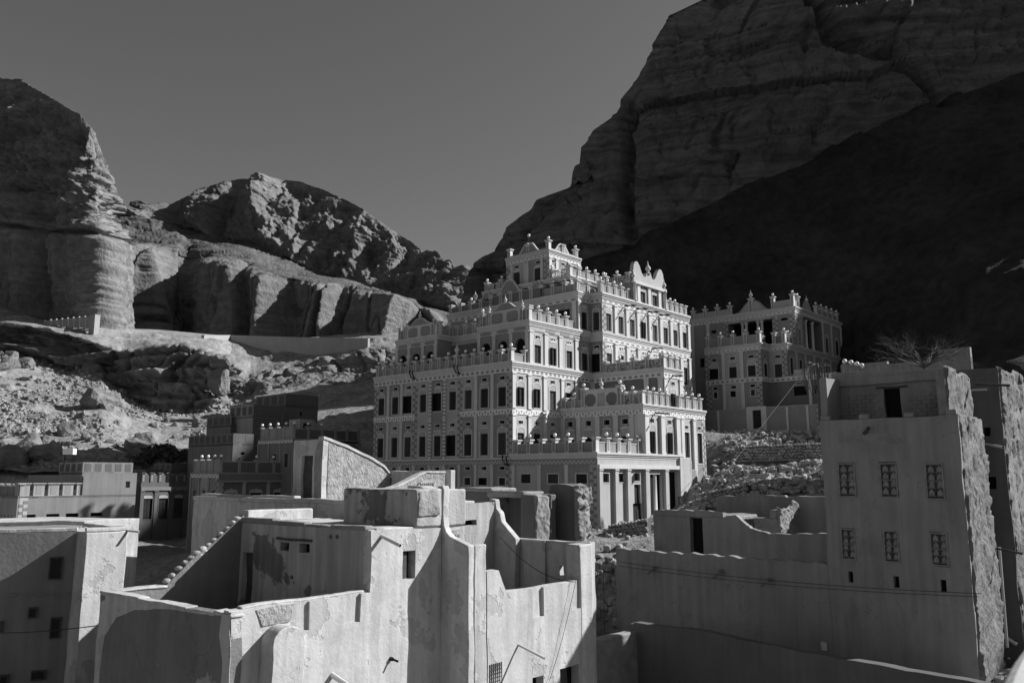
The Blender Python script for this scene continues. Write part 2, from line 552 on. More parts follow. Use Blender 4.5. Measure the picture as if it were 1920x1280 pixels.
# right cliff, running on unseen towards the sun, its hidden heights shaped for the shadows
xs = np.concatenate([np.arange(872, 1930, 2.6), np.linspace(1930, 2500, 60)[1:-1], np.linspace(2500, 5200, 150)])
SHADOW_RIDGE = [(1450, 108, 146, 'z'), (1700, 118, 150, 'z'), (1930, 122, 150, 'z'), (2300, 137, 148, 126, 'w'), (2600, 137, 136, 117, 'w'),
         (2750, 137, 125, 98, 'w'), (2850, 137, 115, 84, 'w'), (3000, 137, 105, 74, 'w'), (3150, 137, 97, 66, 'w'), (3700, 137, 78, 69, 'w'), (4300, 137, 65, 72, 'w'), (5200, 137, 46, 72, 'w')]
def d_right(P, PX, T):
    T = T - 2.0
    w = (0.28 + 0.72 * smooth(1.0, 1.1, T)) * (1 - 0.8 * smooth(2300, 2700, PX) * (1 - smooth(1.2, 1.6, T)))
    w = np.where(T < 1.0, 0.28 * smooth(0.6, 1.0, T), w)
    low = smooth(1.9, 2.1, T)
    steps = 5 * np.abs((P[:, 2] * 0.05 + 0.3 * fbm(P, (0.02, 0.02, 0.02), 2)) % 1.0 - 0.5)
    band = 2.2 * (vnoise(np.stack([P[:, 0] * 0.004, P[:, 1] * 0.004, P[:, 2] * 0.12], 1)) > 0.12)
    cleft = -4.5 * np.exp(-(np.abs(fbm(P, (0.03, 0.03, 0.004), 2)) / 0.06) ** 2)
    return w * ((1 - low) * (0.75 * rockface(P, 1.0) + 0.8 * steps + band + cleft + 3 * fbm(P, (0.035, 0.035, 0.01), 3)) + low * (2.0 * fbm(P, (0.07, 0.07, 0.05), 5, 0.55) + 2.0 * (np.abs(fbm(P, (0.09, 0.03, 0.02), 3)) - 0.3) + 0.7 * np.maximum(fbm(P, (0.45, 0.45, 0.45), 3), 0)))
K_ = 0.63
def kk(c): return [(q[0], q[1], q[2] * K_) for q in c]
loft('right_cliff', [
    [(872, 18, 190, 'z'), (950, 30, 240, 'z'), (1930, 50, 240, 'z'), (2600, 210, 170, 50, 'w'), (5200, 210, 46, 40, 'w')],
    [(872, 22, 185, 'z'), (950, 44, 194, 'z'), (1066, 68, 196, 'z'), (1150, 79, 196, 'z'), (1230, 88, 196, 'z'), (1330, 92, 196, 'z'), (1600, 88, 194, 'z'), (1930, 86, 188, 'z'), (2600, 180, 165, 66, 'w'), (5200, 180, 46, 56, 'w')],  # hidden hump, added to throw shade on the lower left slope
    [(872, 12, 165, 'z'), (950, 26, 172, 'z'), (1100, 40, 173, 'z'), (1230, 49, 174, 'z'), (1330, 55, 174, 'z'), (1450, 62, 174, 'z'), (1600, 80, 172, 'z'), (1930, 92, 168, 'z'), (2600, 158, 150, 80, 'w'), (5200, 158, 46, 70, 'w')],  # hidden dip, shaped to let sun through to the scree
    kk([(872, 590, 238), (880, 524, 236), (890, 492, 235), (905, 482, 234), (930, 470, 233), (945, 440, 232), (950, 425, 231), (1000, 390, 230), (1008, 374, 230), (1072, 350, 229), (1076, 312, 229), (1090, 305, 228), (1092, 276, 228), (1120, 240, 228), (1150, 220, 227), (1195, 150, 227), (1215, 110, 226), (1240, 60, 226), (1265, 25, 225), (1330, -6, 225)]) + SHADOW_RIDGE,
    kk([(872, 640, 218), (950, 575, 212), (1100, 492, 206), (1160, 470, 204), (1230, 440, 202)]) + [(1400, 350, 127), (1500, 310, 127), (1600, 255, 126), (1700, 220, 126), (1800, 185, 126), (1900, 145, 126), (1990, 110, 126), (2400, 112, 118, 60, 'w'), (2750, 112, 102, 45, 'w'), (3080, 110, 90, 36, 'w'), (4100, 108, 62, 42, 'w'), (5200, 108, 40, 40, 'w')],
    [(872, 760, 122), (1100, 740, 118), (1290, 720, 112), (1580, 740, 100), (1930, 800, 72), (2400, 66, 60, -1, 'w'), (2840, 66, 50, -2, 'w'), (3400, 64, 40, -3, 'w'), (5200, 62, 20, -6, 'w')]],
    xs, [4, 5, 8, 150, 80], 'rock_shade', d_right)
# the scree apron lies on the same sheet but is a darker, finer stone
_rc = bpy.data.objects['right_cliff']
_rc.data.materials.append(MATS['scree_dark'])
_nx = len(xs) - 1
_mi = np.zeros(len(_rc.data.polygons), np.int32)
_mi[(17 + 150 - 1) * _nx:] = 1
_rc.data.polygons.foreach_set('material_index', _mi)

# left slope: road bench, rock band and sunlit scree below the cliffs
xs = np.concatenate([np.linspace(-420, -20, 60)[:-1], np.arange(-20, 900, 1.9)])
def d_slope(P, PX, T):
    band = smooth(0.93, 1.03, T) * (1 - smooth(1.9, 2.06, T))
    tal = smooth(1.95, 2.15, T)
    r = fbm(P, (0.18, 0.18, 0.3), 4, 0.55)
    bould = np.maximum(fbm(P, (0.25, 0.25, 0.25), 3) - 0.15, 0)
    return band * (1.3 * rockface(P, 0.5) + 1.8 * r + 1.2 * craggy(P)) + tal * (0.6 * r + 2.6 * bould + 2.2 * fbm(P, (0.05, 0.05, 0.05), 3)) + (1 - band) * (1 - tal) * smooth(0.1, 0.4, T) * (1.3 * r + 1.8 * bould + 0.6 * craggy(P, FINE))
loft('left_slope', [
    [(-420, 475, 265), (-140, 532, 236), (0, 566, 222), (60, 594, 214), (120, 610, 207), (186, 614, 205), (300, 618, 232), (430, 630, 240), (560, 634, 244), (700, 622, 246), (780, 618, 244), (900, 640, 240)],
    [(-420, 520, 215), (-140, 572, 205), (0, 606, 198), (60, 612, 195), (130, 626, 191), (170, 640, 189), (230, 662, 187), (290, 652, 187), (350, 650, 188), (390, 660, 189), (412, 672, 190), (432, 700, 206), (470, 702, 212), (560, 685, 214), (640, 668, 212), (690, 655, 210), (780, 655, 206), (900, 660, 200)],
    [(-420, 545, 217), (-140, 607, 206), (0, 645, 200), (60, 667, 197), (130, 690, 193), (190, 695, 190), (240, 745, 187), (300, 772, 184), (360, 776, 184), (400, 766, 186), (432, 760, 196), (500, 735, 190), (600, 720, 192), (700, 715, 190), (900, 720, 180)],
    [(-420, 850, 130), (-140, 870, 125), (0, 884, 120), (100, 884, 120), (200, 884, 120), (300, 894, 118), (400, 900, 116), (500, 900, 116), (900, 900, 116)]],
    xs, [22, 46, 130], 'scree', d_slope)
_ls = bpy.data.objects['left_slope']
_ls.data.materials.append(MATS['rock'])
_nx = len(xs) - 1
_mi = np.zeros(len(_ls.data.polygons), np.int32)
_mi[22 * _nx:(22 + 46) * _nx] = 1
_ls.data.polygons.foreach_set('material_index', _mi)

# ground: one wide sheet plus the town's own hill
CTRL = [(1118, 1000, 66), (1190, 985, 69), (1250, 962, 73), (1300, 905, 79), (1330, 812, 90), (1430, 812, 89), (1560, 812, 86),
        (1400, 880, 76), (1540, 870, 73), (1450, 905, 67), (1540, 925, 62), (1350, 940, 66), (1230, 990, 62), (1160, 1010, 60)]
PTS = [tuple(at(*c)) for c in CTRL]
PTS += [(0, 72, -5.0), (-14, 84, -6.5), (-30, 95, -8), (-60, 110, -6), (-45, 75, -9), (-25, 60, -10.5), (-60, 45, -11), (-20, 30, -13), (0, 45, -11),
        (5, 20, -14), (8, 40, -12), (14, 52, -9), (20, 45, -9.5), (19, 36, -9), (23, 38, -8.2), (26, 30, -7.6), (40, 45, -6), (12, 30, -12), (15, 12, -12), (34, 20, -8), (60, 60, 2),
        (38, 74, 3.5), (45, 95, 10), (30, 105, 9), (10, 110, 6), (-15, 115, -2), (-35, 130, 0), (0, 130, 6), (60, 120, 20), (70, 30, 0), (-70, 20, -12), (-70, 130, 2), (5, 90, -2), (-5, 5, -15), (30, 5, -10)]
PA = np.array(PTS)
def ground_z(x, y):
    x = np.atleast_1d(x).astype(float); y = np.atleast_1d(y).astype(float)
    d2 = (x[:, None] - PA[None, :, 0]) ** 2 + (y[:, None] - PA[None, :, 1]) ** 2 + 1.0
    w = d2 ** -1.6
    return (w * PA[None, :, 2]).sum(1) / w.sum(1)
gx = np.arange(-75, 75.1, 0.55); gy = np.arange(4, 136, 0.55)
GX, GY = np.meshgrid(gx, gy)
z = ground_z(GX.ravel(), GY.ravel())
P = np.stack([GX.ravel(), GY.ravel(), z], 1)
z = z + 0.35 * fbm(P, (0.3, 0.3, 0.1), 4) + 0.16 * np.maximum(fbm(P, (1.3, 1.3, 1), 2), 0)
P[:, 2] = z
struct(grid_object('hillside_ground', P.reshape(len(gy), len(gx), 3), len(gy), len(gx), 'earth'))
gx = np.linspace(-900, 900, 60); gy = np.linspace(-300, 1500, 60)
GX, GY = np.meshgrid(gx, gy)
P = np.stack([GX.ravel(), GY.ravel(), -20 + 1.5 * fbm(np.stack([GX.ravel(), GY.ravel(), 0 * GX.ravel()], 1), (0.01, 0.01, 1), 3)], 1)
struct(grid_object('valley_floor', P.reshape(60, 60, 3), 60, 60, 'valley'))
# ------------------------------------------------------------------ ornate painted palaces
mat('trim', 0.56, var=0.08, scale=0.9, bump=0.05, streak=0.06)
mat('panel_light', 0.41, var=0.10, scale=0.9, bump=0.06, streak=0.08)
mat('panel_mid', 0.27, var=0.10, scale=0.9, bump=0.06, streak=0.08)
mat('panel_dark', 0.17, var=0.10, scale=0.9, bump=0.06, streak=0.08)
mat('speckle', 0.30, var=0.2, scale=2.5, bump=0.2, bscale=9, fine=0.8)
mat('ochre', 0.36, var=0.10, scale=0.9, bump=0.05)
mat('void', 0.012, var=0.1, bump=0)
mat('shutter', 0.025, var=0.3, scale=3, bump=0.1, rough=0.6)
mat('shutter_b', 0.05, var=0.3, scale=3, bump=0.1, rough=0.6)
mat('shutter_c', 0.014, var=0.3, scale=3, bump=0.1, rough=0.6)
mat('iron', 0.02, var=0.2, bump=0.05, rough=0.5)
mat('globe', 0.80, var=0.04, bump=0, rough=0.25, spec=0.5)
mat('quoin', 0.20, var=0.2, scale=2, bump=0.08)
uvmat('frieze_leaf', 0.66, 0.24, 'leaf', 0.62, 0.42)
uvmat('frieze_tri', 0.66, 0.20, 'tri', 0.34, 0.40)
uvmat('frieze_zig', 0.26, 0.55, 'zig', 0.42, 0.36)
uvmat('frieze_diamond', 0.60, 0.14, 'diamond', 0.55, 0.36)
uvmat('frieze_dash', 0.60, 0.17, 'dash', 0.95, 0.36)
uvmat('checker', 0.66, 0.24, 'bars', 0.3, 0.34)

class Palace:
    def __init__(s, root):
        s.o = root
        s.cache = {}
        s.eps = 0
        s.trim = 'trim'
    def put(s, name, me, side, c, t, z, t0, parent=None, out=0.0):
        """side 'L': plane b=c, t runs to falling a from a=t0; side 'R': plane a=c, t runs to rising b from b=t0"""
        if side == 'L': loc, rz = (c - out, t0 - t, z), -math.pi / 2
        else: loc, rz = (t0 + t, c - out, z), 0.0
        return link(name, me, s.o, loc, rz)
    def sub(s, name, me, parent, loc=(0, 0, 0)):
        return link(name, me, parent, loc)
    def get(s, key, fn):
        if key not in s.cache: s.cache[key] = fn()
        return s.cache[key]
    # wall piece with openings -------------------------------------------------
    def wall(s, side, c, t0, ta, tb, z0, z1, m, holes=(), depth=0.26):
        w, h = tb - ta, z1 - z0
        X = sorted({0.0, w, *[q for r in holes for q in (r[0] - ta, r[1] - ta)]})
        Z = sorted({0.0, h, *[q for r in holes for q in (r[2] - z0, r[3] - z0)]})
        mb = MB()
        inside = lambda x, zz: any(r[0] - ta < x < r[1] - ta and r[2] - z0 < zz < r[3] - z0 for r in holes)
        for i in range(len(X) - 1):
            for j in range(len(Z) - 1):
                if inside((X[i] + X[i + 1]) / 2, (Z[j] + Z[j + 1]) / 2): continue
                b = len(mb.v)
                mb.v += [(X[i], 0, Z[j]), (X[i + 1], 0, Z[j]), (X[i + 1], 0, Z[j + 1]), (X[i], 0, Z[j + 1])]
                mb.f.append((b, b + 1, b + 2, b + 3))
        for r in holes:
            x0, x1, a0, a1 = r[0] - ta, r[1] - ta, r[2] - z0, r[3] - z0
            b = len(mb.v)
            mb.v += [(x0, 0, a0), (x1, 0, a0), (x1, 0, a1), (x0, 0, a1), (x0, depth, a0), (x1, depth, a0), (x1, depth, a1), (x0, depth, a1)]
            mb.f += [(b, b + 4, b + 5, b + 1), (b + 1, b + 5, b + 6, b + 2), (b + 2, b + 6, b + 7, b + 3), (b + 3, b + 7, b + 4, b)]
        return s.put('wall_panel', mb.mesh('wall_panel', m), side, c, ta, z0, t0)
    # window set into an opening ---------------------------------------------
    def window(s, side, c, t0, t, zb, zt, w, top=0.0, style='arch', tym='panel_light', frame=None):
        frame = frame or s.trim
        h = zt - zb
        sv = random.choice((0, 0, 0, 1, 2))
        k = ('sh', round(w, 2), round(h, 2), sv)
        def shut():
            mb = MB()
            mb.box(-w / 2, 0.14, 0, -0.012, 0.18, h).box(0.012, 0.14, 0, w / 2, 0.18, h)
            for q in (0.02, 0.35, 0.68):
                for sx in (-1, 1):
                    xa, xb = sorted((sx * 0.06, sx * (w / 2 - 0.06)))
                    mb.box(xa, 0.125, h * q + 0.06, xb, 0.139, h * (q + 0.30) - 0.02)
            if sv == 2: mb.box(-w / 2, -0.3, 0.02, -w / 2 + 0.04, 0.13, h - 0.02)
            return mb.mesh('window', ('shutter', 'shutter_b', 'shutter_c')[sv])
        win = s.put('window', s.get(k, shut), side, c, t, zb, t0)
        k = ('fr', round(w, 2), round(h, 2), round(top, 2), style, tym, frame)
        def fr():
            mb = MB()
            e, y0, y1 = 0.085, -0.035, 0.02
            mb.box(-w / 2 - e, y0, -e, w / 2 + e, y1, -0.002)
            mb.box(-w / 2 - e, y0, 0, -w / 2 - 0.002, y1, h + top * 0.55).box(w / 2 + 0.002, y0, 0, w / 2 + e, y1, h + top * 0.55)
            if style == 'arch':
                n, pts, pin = 8, [], []
                for i in range(n + 1):
                    q = math.pi * i / n
                    pts.append(((w / 2 + e) * math.cos(q), h + top * 0.55 + (top * 0.45 + e) * math.sin(q)))
                    pin.append((w / 2 * math.cos(q), h + top * 0.55 + top * 0.45 * math.sin(q)))
                for i in range(n):
                    mb.slab([pts[i], pts[i + 1], pin[i + 1], pin[i]], y0, y1)
                zc = h + top + e
                mb.slab([(-0.16, zc - 0.03), (0.16, zc - 0.03), (0, zc + 0.16)], y0, y1)
            elif style == 'crest':
                mb.box(-w / 2 - e, y0, h + top, w / 2 + e, y1, h + top + e)
                zc = h + top + e
                mb.slab([(-w / 2, zc), (w / 2, zc), (w * 0.3, zc + 0.10), (0.08, zc + 0.12), (0, zc + 0.26), (-0.08, zc + 0.12), (-w * 0.3, zc + 0.10)], y0, y1)
            else:
                mb.box(-w / 2 - e, y0, h + top, w / 2 + e, y1, h + top + e)
            return mb.mesh('frame', frame)
        s.sub('frame', s.get(k, fr), win)
        if top > 0.08:
            k = ('ty', round(w, 2), round(h, 2), round(top, 2), style, tym)
            def ty():
                mb = MB()
                if style == 'arch':
                    pr = [(w / 2, h), (w / 2, h + top * 0.55)] + [(w / 2 * math.cos(math.pi * i / 8), h + top * 0.55 + top * 0.45 * math.sin(math.pi * i / 8)) for i in range(1, 8)] + [(-w / 2, h + top * 0.55), (-w / 2, h)]
                    mb.slab(pr, -0.012, 0.03)
                else:
                    mb.box(-w / 2, -0.012, h, w / 2, 0.03, h + top)
                return mb.mesh('lunette', tym)
            s.sub('lunette', s.get(k, ty), win)
        return win
    def vent(s, side, c, t0, t, zb, zt, w):
        h = zt - zb
        def f():
            mb = MB(); e = 0.055
            mb.box(-w / 2 - e, -0.03, -e, w / 2 + e, 0.02, -0.002).box(-w / 2 - e, -0.03, h + 0.002, w / 2 + e, 0.02, h + e)
            mb.box(-w / 2 - e, -0.029, 0, -w / 2 - 0.002, 0.02, h).box(w / 2 + 0.002, -0.029, 0, w / 2 + e, 0.02, h)
            return mb.mesh('vent_frame', s.trim)
        s.put('vent_frame', s.get(('vf', round(w, 2), round(h, 2)), f), side, c, t, zb, t0)
    def pilaster(s, side, c, t0, t, z0, z1, w=0.42, m=None, out=0.10):
        h = z1 - z0
        m = m or s.trim
        def f():
            mb = MB()
            mb.box(-w / 2, -out, 0, w / 2, 0.03, h - 0.001)
            mb.box(-w / 2 - 0.05, -out - 0.05, h - 0.16, w / 2 + 0.05, 0.028, h - 0.04)
            mb.box(-w / 2 - 0.05, -out - 0.05, 0.001, w / 2 + 0.05, 0.028, 0.16)
            return mb.mesh('pilaster', m)
        s.put('pilaster', s.get(('pi', round(w, 2), round(h, 2), m, out), f), side, c, t, z0, t0)
    def quoins(s, side, c, t0, t, z0, z1, w=0.62):
        """strip of painted quoin blocks centred on t"""
        h = z1 - z0
        def g():
            return MB().box(-w / 2, -0.012, 0, w / 2, 0.02, h).mesh('quoin_strip', 'panel_light')
        st = s.put('quoin_strip', s.get(('qg', round(w, 2), round(h, 2)), g), side, c, t, z0, t0)
        def f():
            mb = MB(); z, k = 0.04, 0
            while z + 0.3 < h:
                if k % 2: mb.box(-w / 2, -0.035, z, 0.02, -0.01, z + 0.25)
                else: mb.box(-0.02, -0.036, z, w / 2, -0.01, z + 0.25)
                z += 0.30; k += 1
            return mb.mesh('quoin_blocks', 'quoin')
        q = s.sub('quoin_blocks', s.get(('qb', round(w, 2), round(h, 2)), f), st)
        q['kind'] = 'stuff'
    def strip(s, side, c, t0, ta, tb, z0, z1, m, out=0.06, name='frieze'):
        return s.put(name, MB().box(0, -out, 0, tb - ta, 0.03, z1 - z0).mesh(name, m), side, c, ta, z0, t0)
    def core(s, b0, a0, b1, a1, z0, z1):
        return MB().box(b0 + 0.27, a0 + 0.27, z0, b1, a1, z1).build('inner_wall', 'void', s.o)
    def slab(s, b0, a0, b1, a1, z0, z1, p=0.28, m='trim', name='cornice'):
        """moulded cornice that is also the roof slab: three courses, each further out"""
        s.eps += 1
        e = (s.eps % 7) * 0.004
        h = z1 - z0
        mb = MB()
        mb.box(b0 - p * 0.45, a0 - p * 0.45, z0 + e, b1, a1, z0 + h * 0.36 + e)
        mb.box(b0 - p * 0.72, a0 - p * 0.72, z0 + h * 0.36 + e + 0.001, b1 - 0.002, a1 - 0.002, z0 + h * 0.66 + e)
        mb.box(b0 - p, a0 - p, z0 + h * 0.66 + e + 0.001, b1 - 0.004, a1 - 0.004, z1 + e)
        return mb.build(name, m, s.o)
    # balustrade ---------------------------------------------------------------
    def parapet(s, side, c, t0, ta, tb, z, n, h=0.80, post=0.40, ph=1.12, globes=True, panel='panel_mid', inset=0.14, ends=(True, True), skip=(), pm='panel_light'):
        """n+1 posts from ta to tb; globes True/False or a set of post numbers"""
        def pf():
            mb = MB()
            mb.box(-post / 2, -post / 2, 0, post / 2, post / 2, ph)
            mb.box(-post / 2 - 0.11, -post / 2 - 0.11, ph + 0.001, post / 2 + 0.11, post / 2 + 0.11, ph + 0.09)
            mb.box(-post / 2 - 0.05, -post / 2 - 0.05, ph - 0.09, post / 2 + 0.05, post / 2 + 0.05, ph - 0.001)
            return mb.mesh('parapet_post', s.trim)
        pme = s.get(('pp', post, ph), pf)
        fme = s.get(('pf', post, ph), lambda: MB().box(-post * 0.28, -post / 2 - 0.018, 0.14, post * 0.28, -post / 2 + 0.01, ph - 0.16).mesh('inset', 'panel_mid'))
        gme = s.get('gl', lambda: MB().lathe([(0.02, -0.15)] + [(0.155 * math.sin(math.pi * i / 9), -0.155 * math.cos(math.pi * i / 9)) for i in range(1, 9)] + [(0.02, 0.15)], n=12).mesh('globe', 'globe', True))
        nme = s.get('gn', lambda: MB().lathe([(0.09, 0), (0.06, 0.05), (0.06, 0.14)], n=8).mesh('lamp_neck', 'iron'))
        step = (tb - ta) / n
        for i in range(n + 1):
            if (i == 0 and not ends[0]) or (i == n and not ends[1]): continue
            p = s.put('parapet_post', pme, side, c, ta + i * step, z, t0, out=-inset - post / 2)
            s.sub('inset', fme, p)
            if globes is True or (globes and i in globes):
                s.sub('lamp_neck', nme, p, (0, 0, ph + 0.09))
                s.sub('globe', gme, p, (0, 0, ph + 0.38))
        lp = step - post - 0.002
        bme = s.get(('pn', round(lp, 2), h, panel), lambda: MB().box(-lp / 2, -0.09, 0, lp / 2, 0.09, h - 0.08).mesh('parapet_panel', panel))
        cme = s.get(('pc', round(lp, 2), h), lambda: MB().box(-lp / 2, -0.13, h - 0.079, lp / 2, 0.13, h).mesh('coping', pm))
        for i in range(n):
            if i in skip: continue
            p = s.put('parapet_panel', bme, side, c, ta + (i + 0.5) * step, z, t0, out=-inset - post / 2)
            s.sub('coping', cme, p)
    def urn(s, side, c, t0, t, z, k=1.0, inset=0.34, m='trim'):
        me = s.get(('urn', k, m), lambda: MB().lathe([(0.30 * k, 0), (0.30 * k, 0.08 * k), (0.16 * k, 0.14 * k), (0.10 * k, 0.3 * k), (0.24 * k, 0.45 * k), (0.30 * k, 0.62 * k), (0.22 * k, 0.82 * k), (0.08 * k, 0.95 * k), (0.10 * k, 1.05 * k), (0.05 * k, 1.15 * k), (0.012, 1.45 * k)], n=12).mesh('finial', m, True))
        s.put('finial', me, side, c, t, z, t0, out=-inset)
    def gable(s, side, c, t0, t, z, w, h, m='panel_mid', inset=0.34, edge='trim'):
        """two S-curved wings rising to the middle"""
        def outline(f, hh):
            L = []
            for i in range(13):
                q = i / 12
                x = -w / 2 * f * (1 - q)
                L.append((x, hh * (0.12 + 0.88 * (0.5 - 0.5 * math.cos(math.pi * min(1, q * 1.15))) ** 1.2) * (1 if q < 0.93 else 0.86)))
            return [(-w / 2 * f, 0)] + L + [(-x, zz) for x, zz in L[::-1][1:]] + [(w / 2 * f, 0)]
        a = s.put('gable', MB().slab(outline(1.0, h), -0.06, 0.1).mesh('gable', edge), side, c, t, z, t0, out=-inset)
        s.sub('gable_panel', MB().slab(outline(0.86, h * 0.88), -0.085, -0.061).mesh('gable_panel', m), a)
    def spout(s, side, c, t0, t, z, ln=1.5, r=0.07):
        me = s.get(('sp', ln, r), lambda: MB().tube([(0, 0.1, 0), (0, -ln, -ln * 0.12)], r, 8).mesh('rain_spout', 'iron'))
        s.put('rain_spout', me, side, c, t, z, t0)
    def bays(s, side, c, t0, edges, z0, z1, win=None, vent=None, cols=('panel_mid',), pil=True, pw=0.4, styles=('arch',), first=True, last=True, skipwin=(), ww=0.95, out=0.10, vw=0.62):
        """edges: t of bay borders. win=(zb, zt, lunette height), vent=(zb, zt)"""
        n = len(edges) - 1
        for i in range(n):
            ta, tb = edges[i], edges[i + 1]
            mid = (ta + tb) / 2
            holes = []
            if win and i not in skipwin: holes.append((mid - ww / 2, mid + ww / 2, win[0], win[1]))
            if vent: holes.append((mid - vw / 2, mid + vw / 2, vent[0], vent[1]))
            s.wall(side, c, t0, ta, tb, z0, z1, cols[i % len(cols)], holes)
            if win and i not in skipwin:
                cc = cols[i % len(cols)]
                s.window(side, c, t0, mid, win[0], win[1], ww, win[2], styles[i % len(styles)], 'panel_light' if cc != 'panel_light' else 'ochre')
            if vent: s.vent(side, c, t0, mid, vent[0], vent[1], vw)
        if pil:
            for i, t in enumerate(edges):
                if (i == 0 and not first) or (i == n and not last): continue
                off = pw / 2 + 0.001 if i == 0 else (-pw / 2 - 0.001 if i == n else 0)
                s.pilaster(side, c, t0, t + off, z0, z1, pw, out=out)

def lin(a, b, n):
    return [a + (b - a) * i / n for i in range(n + 1)]

P0 = at(960, 859, 72)
palace = thing('palace', 'large pale painted multi-storey palace with stepped terraces, pilasters and globe-topped balustrades', 'palace', (P0.x, P0.y, 0), ROT)
p = Palace(palace)
G0 = -6.0
# --- cores: what the windows look into
p.core(0, 0, 12, 18.7, G0, 9.4)
p.core(0.0, -8.87, 13.1, 0.27, G0, 1.45)
p.core(6.85, -8.87, 17.6, 0.27, 1.2, 5.75)
p.core(11.5, -8.2, 14.7, 0.27, 5.5, 9.4)
p.core(2.32, 0, 12, 6.4, 9.4, 13.5)
p.core(2.32, 12, 12, 18.2, 9.4, 13.5)
p.core(4.4, 6.4, 12, 12, 9.4, 13.5)
p.core(9.62, 0, 28.4, 18.1, 5, 17.3)
p.core(11.65, -1.41, 28.4, 0.3, 5, 17.3)
p.core(10.4, 1.54, 26, 13.4, 17.3, 19.6)
p.core(17.0, -1.41, 23.4, 3, 17.3, 20.3)
p.core(11.0, 4.7, 16.4, 10.6, 17.3, 23.0)

# --- lower-left wing, left face (b=0, a 18.7 -> 0)
T0 = 18.7
A_ed = [0, 2.25, 4.25, 6.2, 8.4, 10.35, 12.34, 14.4, 16.4, 18.7]
Wf1, Wf2 = (1.85, 3.75, 0.45), (6.05, 7.75, 0.42)
cA = ('panel_mid', 'panel_light', 'panel_mid')
for g, (i0, i1) in enumerate(((0, 3), (3, 6), (6, 9))):
    ed = A_ed[i0:i1 + 1]
    cols = ('panel_mid', 'panel_mid', 'panel_light') if g == 0 else (('panel_light', 'panel_mid', 'panel_light') if g == 1 else ('panel_light', 'panel_mid', 'panel_mid'))
    cols2 = ('panel_mid', 'panel_light', 'panel_mid') if g != 1 else cols
    p.bays('L', 0, T0, ed, 1.45, 5.35, Wf1, (4.55, 4.82), cols2, True, 0.34, ('arch', 'flat', 'arch'), False, False)
    p.bays('L', 0, T0, ed, 5.35 if g == 1 else 5.85, 9.0, Wf2, (8.42, 8.7), cols, True, 0.34, ('arch', 'crest', 'arch') if g == 1 else ('arch', 'flat', 'arch'), False, False)
    if g != 1: p.strip('L', 0, T0, ed[0], ed[-1], 5.35, 5.85, 'frieze_tri')
for t in (8.4, 10.35): p.strip('L', 0, T0, t - 0.16, t + 0.16, 1.47, 8.98, 'checker', 0.12, 'painted_strip')
for t in (0.33, 6.2, 12.34, 18.36): p.quoins('L', 0, T0, t, 1.47, 8.98)
p.strip('L', 0, T0, 0, 18.7, 9.0, 9.4, 'frieze_leaf')
p.strip('L', 0, T0, 0, 18.7, 1.02, 1.45, 'frieze_zig', 0.08)
p.strip('L', 0, T0, 0, 18.7, 1.451, 1.62, 'trim', 0.16, 'ledge')
p.bays('L', 0, T0, A_ed, G0, 1.02, (-0.75, -0.1, 0.0), (0.58, 0.86), ('panel_mid', 'panel_light', 'panel_mid'), True, 0.3, ('flat',), False, False, ww=0.75)
p.quoins('L', 0, T0, 18.36, -4, 1.0)
# right face of that wing (a=0)
R_ed = [0, 2.2, 3.4 + 1.0, 6.85]
R_ed = [0.0, 2.2, 4.45 - 0.05, 6.83]
p.bays('R', 0, 0, [0.0, 2.3, 4.45, 6.83], 5.85, 9.0, (6.05, 7.75, 0.5), (8.42, 8.7), ('panel_light',), True, 0.42, ('arch',), True, False)
p.bays('R', 0, 0, [6.83, 9.2, 11.65], 5.85, 9.0, (6.05, 7.75, 0.5), (8.42, 8.7), ('panel_mid',), True, 0.42, ('arch',), True, False)
p.bays('R', 0, 0, [0.0, 2.3, 4.45, 6.83], 1.45, 5.35, (1.85, 3.75, 0.5), (4.55, 4.82), ('panel_light',), True, 0.42, ('arch',), True, False)
p.strip('R', 0, 0, 0, 6.83, 5.35, 5.85, 'frieze_tri')
p.strip('R', 0, 0, 0, 11.6, 9.0, 9.4, 'frieze_leaf')
p.slab(0, 0, 12, 18.7, 9.4, 9.95)
p.parapet('L', 0, T0, 0.2, 18.3, 9.95, 16, globes={0, 1, 2, 3, 5, 6, 7, 9, 11, 12, 13, 15, 16})
for t in (0.2 + 18.1 / 16 * 4, 0.2 + 18.1 / 16 * 10): p.urn('L', 0, T0, t, 11.15, 0.85)
p.parapet('R', 0, 0, 0.35, 2.1, 9.95, 1, ends=(False, True))
# --- front terrace block
T1 = 0.0
p.bays('L', 0.03, 0, [0, 3.05, 5.9, 8.87], G0, 0.95, (-0.55, 0.2, 0), None, ('panel_light', 'panel_mid', 'panel_mid'), True, 0.34, ('flat',), True, False, ww=1.1)
p.quoins('L', 0.03, 0, 8.53, -5, 0.93, 0.66)
p.strip('L', 0.03, 0, 0, 8.87, 0.95, 1.42, 'frieze_zig', 0.08)
E_ed = [0.0, 2.4, 4.4, 6.85]
p.trim = 'panel_light'
p.bays('R', -8.87, 0.03, [0, 2.4, 4.4], G0, 0.62, (-0.45, 0.25, 0), None, ('panel_light',), True, 0.46, ('flat',), True, True, ww=0.85, out=0.28)
p.wall('R', -8.87, 0.03, 4.4, 6.9, G0, 0.62, 'panel_light', [(5.3, 6.1, -0.35, 0.3), (5.25, 6.2, -2.2, -0.65), (5.0, 6.45, -4.6, -2.2)])
p.window('R', -8.87, 0.03, 5.7, -0.35, 0.3, 0.8, 0, 'flat')
dr = p.put('door', MB().box(-0.7, 0.2, 0, 0.7, 0.24, 3.95).box(-0.66, 0.16, 0.5, -0.04, 0.199, 1.9).box(0.04, 0.16, 0.5, 0.66, 0.199, 1.9).mesh('door', 'shutter'), 'R', -8.87, 5.7, -4.6, 0.03)
